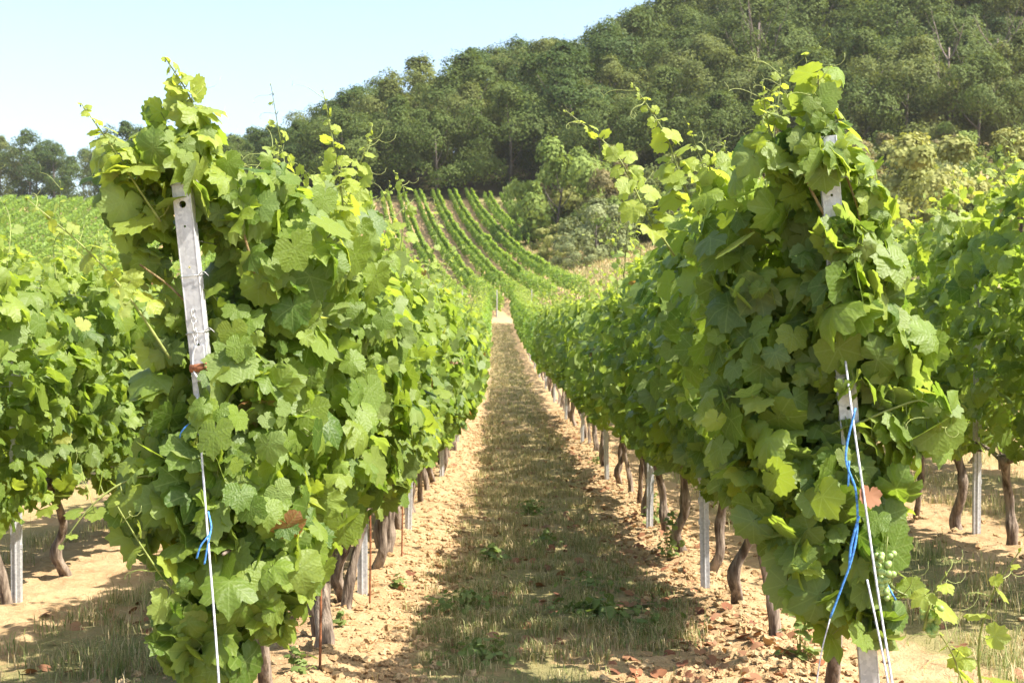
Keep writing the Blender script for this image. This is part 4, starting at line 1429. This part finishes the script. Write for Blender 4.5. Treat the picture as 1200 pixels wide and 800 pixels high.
def scatter_grass(n, x0, x1, y0, y1, seed, hmul=1.0, wmul=1.0):
    rng = np.random.default_rng(seed)
    y = y0 * (y1 / y0) ** rng.random(n)
    x = x0 + (x1 - x0) * rng.random(n) + rowc(y)
    cov, g = strip_cover(x, y)
    clump = fbm(x * 5.5, y * 4.5, 91, 2)
    k = rng.random(n) < cov * (0.10 + 1.7 * ss(0.42, 0.66, clump))
    x, y, cov, g, clump = x[k], y[k], cov[k], g[k], clump[k]
    m = len(x)
    P = np.stack([x, y, ground_z(x, y)], -1)
    h = hmul * (0.022 + 0.045 * rng.random(m)) * (0.7 + 0.9 * ss(0.4, 0.75, clump))
    tall = rng.random(m) < 0.03
    h = np.where(tall, h * 2.3, h)
    wd = wmul * (0.0011 + 0.0015 * rng.random(m)) * np.where(tall, 0.7, 1) * (1 + ss(7, 40, y) * 3)
    green = np.clip((rng.random(m) < g * 0.9).astype(float) * (0.6 + 0.4 * rng.random(m)), 0, 1)
    tint = np.stack([rng.random(m), green, 0 * x], -1)
    return P, h, wd, tint, np.clip(0.35 + 0.55 * np.abs(rng.standard_normal(m)), 0.2, 1.7), rng


parts = []
P, h, wd, ti, le, rng = scatter_grass(90000, -0.6, 0.95, 3.6, 16, 1)
blades("path_grass", P, h, wd, ti, le, rng, "dry and green grass of the near path between the rows")
P, h, wd, ti, le, rng = scatter_grass(60000, -0.6, 0.95, 16, 76, 2, 1.1)
blades("path_grass", P, h, wd, ti, le, rng, "dry grass of the far stretch of the path")
P, h, wd, ti, le, rng = scatter_grass(60000, -3.6, -1.0, 3.9, 16, 3, 1.5)
blades("dry_grass", P, h, wd, ti, le, rng, "dry grass in the aisle left of the left row")
P, h, wd, ti, le, rng = scatter_grass(80000, 1.2, 4.6, 3.4, 20, 4, 1.6)
blades("dry_grass", P, h, wd, ti, le, rng, "dry grass in the aisle right of the right row")
P, h, wd, ti, le, rng = scatter_grass(30000, 3.4, 9.0, 6, 30, 5, 2.0)
blades("dry_grass", P, h, wd, ti, le, rng, "dry grass under the second and third rows at right")
# rough grass on the bank by the far rows
rng = np.random.default_rng(15)
n = 26000; y = rng.uniform(84, 130, n); x = 6.3 - 0.132 * (y - 80) + 14 * rng.random(n) ** 1.5
P = np.stack([x, y, ground_z(x, y)], -1)
blades("bank_grass", P, 0.18 + 0.3 * rng.random(n), 0.02 + 0.02 * rng.random(n), np.stack([rng.random(n), (rng.random(n) < 0.35) * 0.8, 0 * x], -1), 0.3 + 0.6 * rng.random(n), rng, "rough dry grass on the bank beside the far rows")

# soil clods
rng = np.random.default_rng(21)
ico = []
phi_ = (1 + 5 ** 0.5) / 2
IV = np.array([[-1, phi_, 0], [1, phi_, 0], [-1, -phi_, 0], [1, -phi_, 0], [0, -1, phi_], [0, 1, phi_], [0, -1, -phi_], [0, 1, -phi_], [phi_, 0, -1], [phi_, 0, 1], [-phi_, 0, -1], [-phi_, 0, 1]]); IV /= np.linalg.norm(IV[0])
IF = np.array([[0, 11, 5], [0, 5, 1], [0, 1, 7], [0, 7, 10], [0, 10, 11], [1, 5, 9], [5, 11, 4], [11, 10, 2], [10, 7, 6], [7, 1, 8], [3, 9, 4], [3, 4, 2], [3, 2, 6], [3, 6, 8], [3, 8, 9], [4, 9, 5], [2, 4, 11], [6, 2, 10], [8, 6, 7], [9, 8, 1]])
def subdiv(V, F):
    V = list(map(tuple, V)); cache = {}; G = []
    def mid(a, b):
        k = (min(a, b), max(a, b))
        if k not in cache:
            p = (np.array(V[a]) + np.array(V[b])); p /= np.linalg.norm(p); V.append(tuple(p)); cache[k] = len(V) - 1
        return cache[k]
    for a, b, c_ in F:
        ab, bc, ca = mid(a, b), mid(b, c_), mid(c_, a)
        G += [[a, ab, ca], [b, bc, ab], [c_, ca, bc], [ab, bc, ca]]
    return np.array(V), np.array(G)
IV, IF = subdiv(IV, IF)
n = 24000
y = 3.7 * (26 / 3.7) ** rng.random(n)
side = rng.random(n)
u = np.where(side < 0.32, -0.55 + 0.2 * rng.standard_normal(n), np.where(side < 0.75, 0.98 + 0.24 * rng.standard_normal(n), np.where(side < 0.87, -1.25 + 0.3 * rng.standard_normal(n), 3.0 + 0.45 * rng.standard_normal(n))))
x = u + rowc(y)
s = 0.003 + 0.025 * rng.random(n) ** 5.5
Vn = []
for t in range(6):
    Vn.append(IV * (1 + 0.24 * rng.standard_normal((len(IV), 1))) * np.array([1, 0.85, 0.65]))
Vn = np.array(Vn)
pick = rng.integers(0, 6, n); az = rng.random(n) * 6.28
L = Vn[pick]
ca, sa = np.cos(az)[:, None], np.sin(az)[:, None]
W3 = np.stack([L[:, :, 0] * ca - L[:, :, 1] * sa, L[:, :, 0] * sa + L[:, :, 1] * ca, L[:, :, 2]], -1) * s[:, None, None]
W3 += np.stack([x, y, ground_z(x, y) + s * 0.3], -1)[:, None, :]
me = mesh_np("soil_clods", W3.reshape(-1, 3), [(np.arange(n)[:, None, None] * len(IV) + IF[None]).reshape(-1, 3)], [M['clod']], [0], np.repeat(np.stack([rng.random(n)] * 3, -1), len(IV), 0), smooth=False)
tag(link("soil_clods", me), "crumbly sandy clods strewn along the vine rows", "soil", kind='stuff')

# fallen leaves
rng = np.random.default_rng(31)
n = 1500
y = 3.6 * (24 / 3.6) ** rng.random(n)
k = rng.random(n)
u = np.where(k < 0.45, 0.85 + 0.22 * rng.standard_normal(n), np.where(k < 0.75, 0.15 + 0.4 * rng.standard_normal(n), np.where(k < 0.9, -1.6 + 0.5 * rng.standard_normal(n), 2.0 + 0.6 * rng.standard_normal(n))))
x = u + rowc(y)
keep = fbm(x * 1.6, y * 1.2, 44, 2) > 0.42
x, y = x[keep], y[keep]; n = len(x)
mb = MB()
add_leaves(mb, np.stack([x, y, ground_z(x, y) + 0.014], -1), np.stack([0.5 * rng.standard_normal(n), 0.5 * rng.standard_normal(n), np.ones(n)], -1),
           np.stack([rng.standard_normal(n), rng.standard_normal(n), 0 * x], -1), 0.018 + 0.026 * rng.random(n), rng.random((n, 3)) * [1, 0.7, 0.5], 1, rng)
tag(mb.build("fallen_leaves", [M['dead_leaf']]), "withered reddish brown vine leaves lying on the soil and path", "fallen leaves", kind='stuff')

# broadleaf weeds
def weed(X, Y, r, n, hgt, label, seed, lsize=0.022):
    rng = np.random.default_rng(seed)
    dy = Y - 365
    d = 8.0
    for _ in range(30):
        x = (X - 600) / 1500 * d; d = 0.5 * d + 0.5 * (-gz(x, d) * 1500 / dy)
    x = (X - 600) / 1500 * d
    rt_ = empty("weed", (x, d, gz(x, d))); tag(rt_, label, "weed", "green weeds on the path and soil")
    mb = MB(); ms = MB()
    a = rng.random(n) * 6.28; rr = np.minimum(1.5, np.abs(0.55 * rng.standard_normal(n))) * r * (0.6 + 0.8 * vnoise(np.cos(a) * 2 + seed, np.sin(a) * 2, seed)); z = hgt * 1.4 * rng.random(n) * (1 - 0.5 * np.minimum(rr / r, 1.4))
    P = np.stack([rr * np.cos(a), rr * np.sin(a), z + 0.01], -1)
    for k in range(0, n, 3):
        ms.add(*tube(np.array([[P[k, 0] * 0.2, P[k, 1] * 0.2, -0.01], P[k] * [0.7, 0.7, 0.8], P[k]]), 0.0015, 4))
    N = np.stack([0.5 * np.cos(a), 0.5 * np.sin(a), np.ones(n)], -1) + 0.35 * rng.standard_normal((n, 3))
    T = np.stack([np.cos(a), np.sin(a), 0 * a], -1) + 0.4 * rng.standard_normal((n, 3))
    add_leaves(mb, P, N, T, lsize * (0.5 + 0.7 * rng.random(n)), rng.random((n, 3)) * [1, 0.5, 1], 1, rng)
    mb.build("foliage", [M['weed_leaf']], rt_); ms.build("stem", [M['green_stem']], rt_)


weed(622, 603, 0.30, 120, 0.10, "dark green weed clump mid path, farthest of the weeds", 1)
weed(577, 662, 0.12, 60, 0.09, "small dark weed tuft on the left of the path", 2, 0.028)
weed(640, 640, 0.16, 60, 0.08, "green weed patch mid path between two dry patches", 3)
weed(545, 715, 0.22, 110, 0.07, "low green weeds on the left edge of the path, near bottom", 4)
weed(700, 725, 0.26, 150, 0.05, "ground hugging ivy like weeds at the right of the path", 5, 0.034)
weed(560, 775, 0.20, 90, 0.06, "lowest green weeds on the path at the bottom of the photo", 6)
weed(765, 745, 0.07, 30, 0.08, "little weed sprig on clods right of the path", 7)
weed(700, 545, 0.10, 40, 0.10, "weed at the foot of the right row far along", 8)
weed(768, 615, 0.16, 60, 0.18, "upright weed beneath the steel post in the right row", 9)
weed(785, 655, 0.10, 50, 0.22, "tall thin weed climbing by the right row's trunks", 10, 0.026)
weed(465, 690, 0.06, 20, 0.05, "tiny green weed on sand left of the path", 11, 0.02)
weed(940, 775, 0.10, 40, 0.16, "slender weed between the trunks near the right end post", 12, 0.028)
weed(345, 790, 0.08, 30, 0.07, "small bright weed below the second vine left of the path", 13)
weed(398, 735, 0.05, 16, 0.05, "tiny weed among the trunks left of the path", 14)
weed(690, 690, 0.16, 60, 0.06, "flat green weed patch on the shaded side of the path", 15)
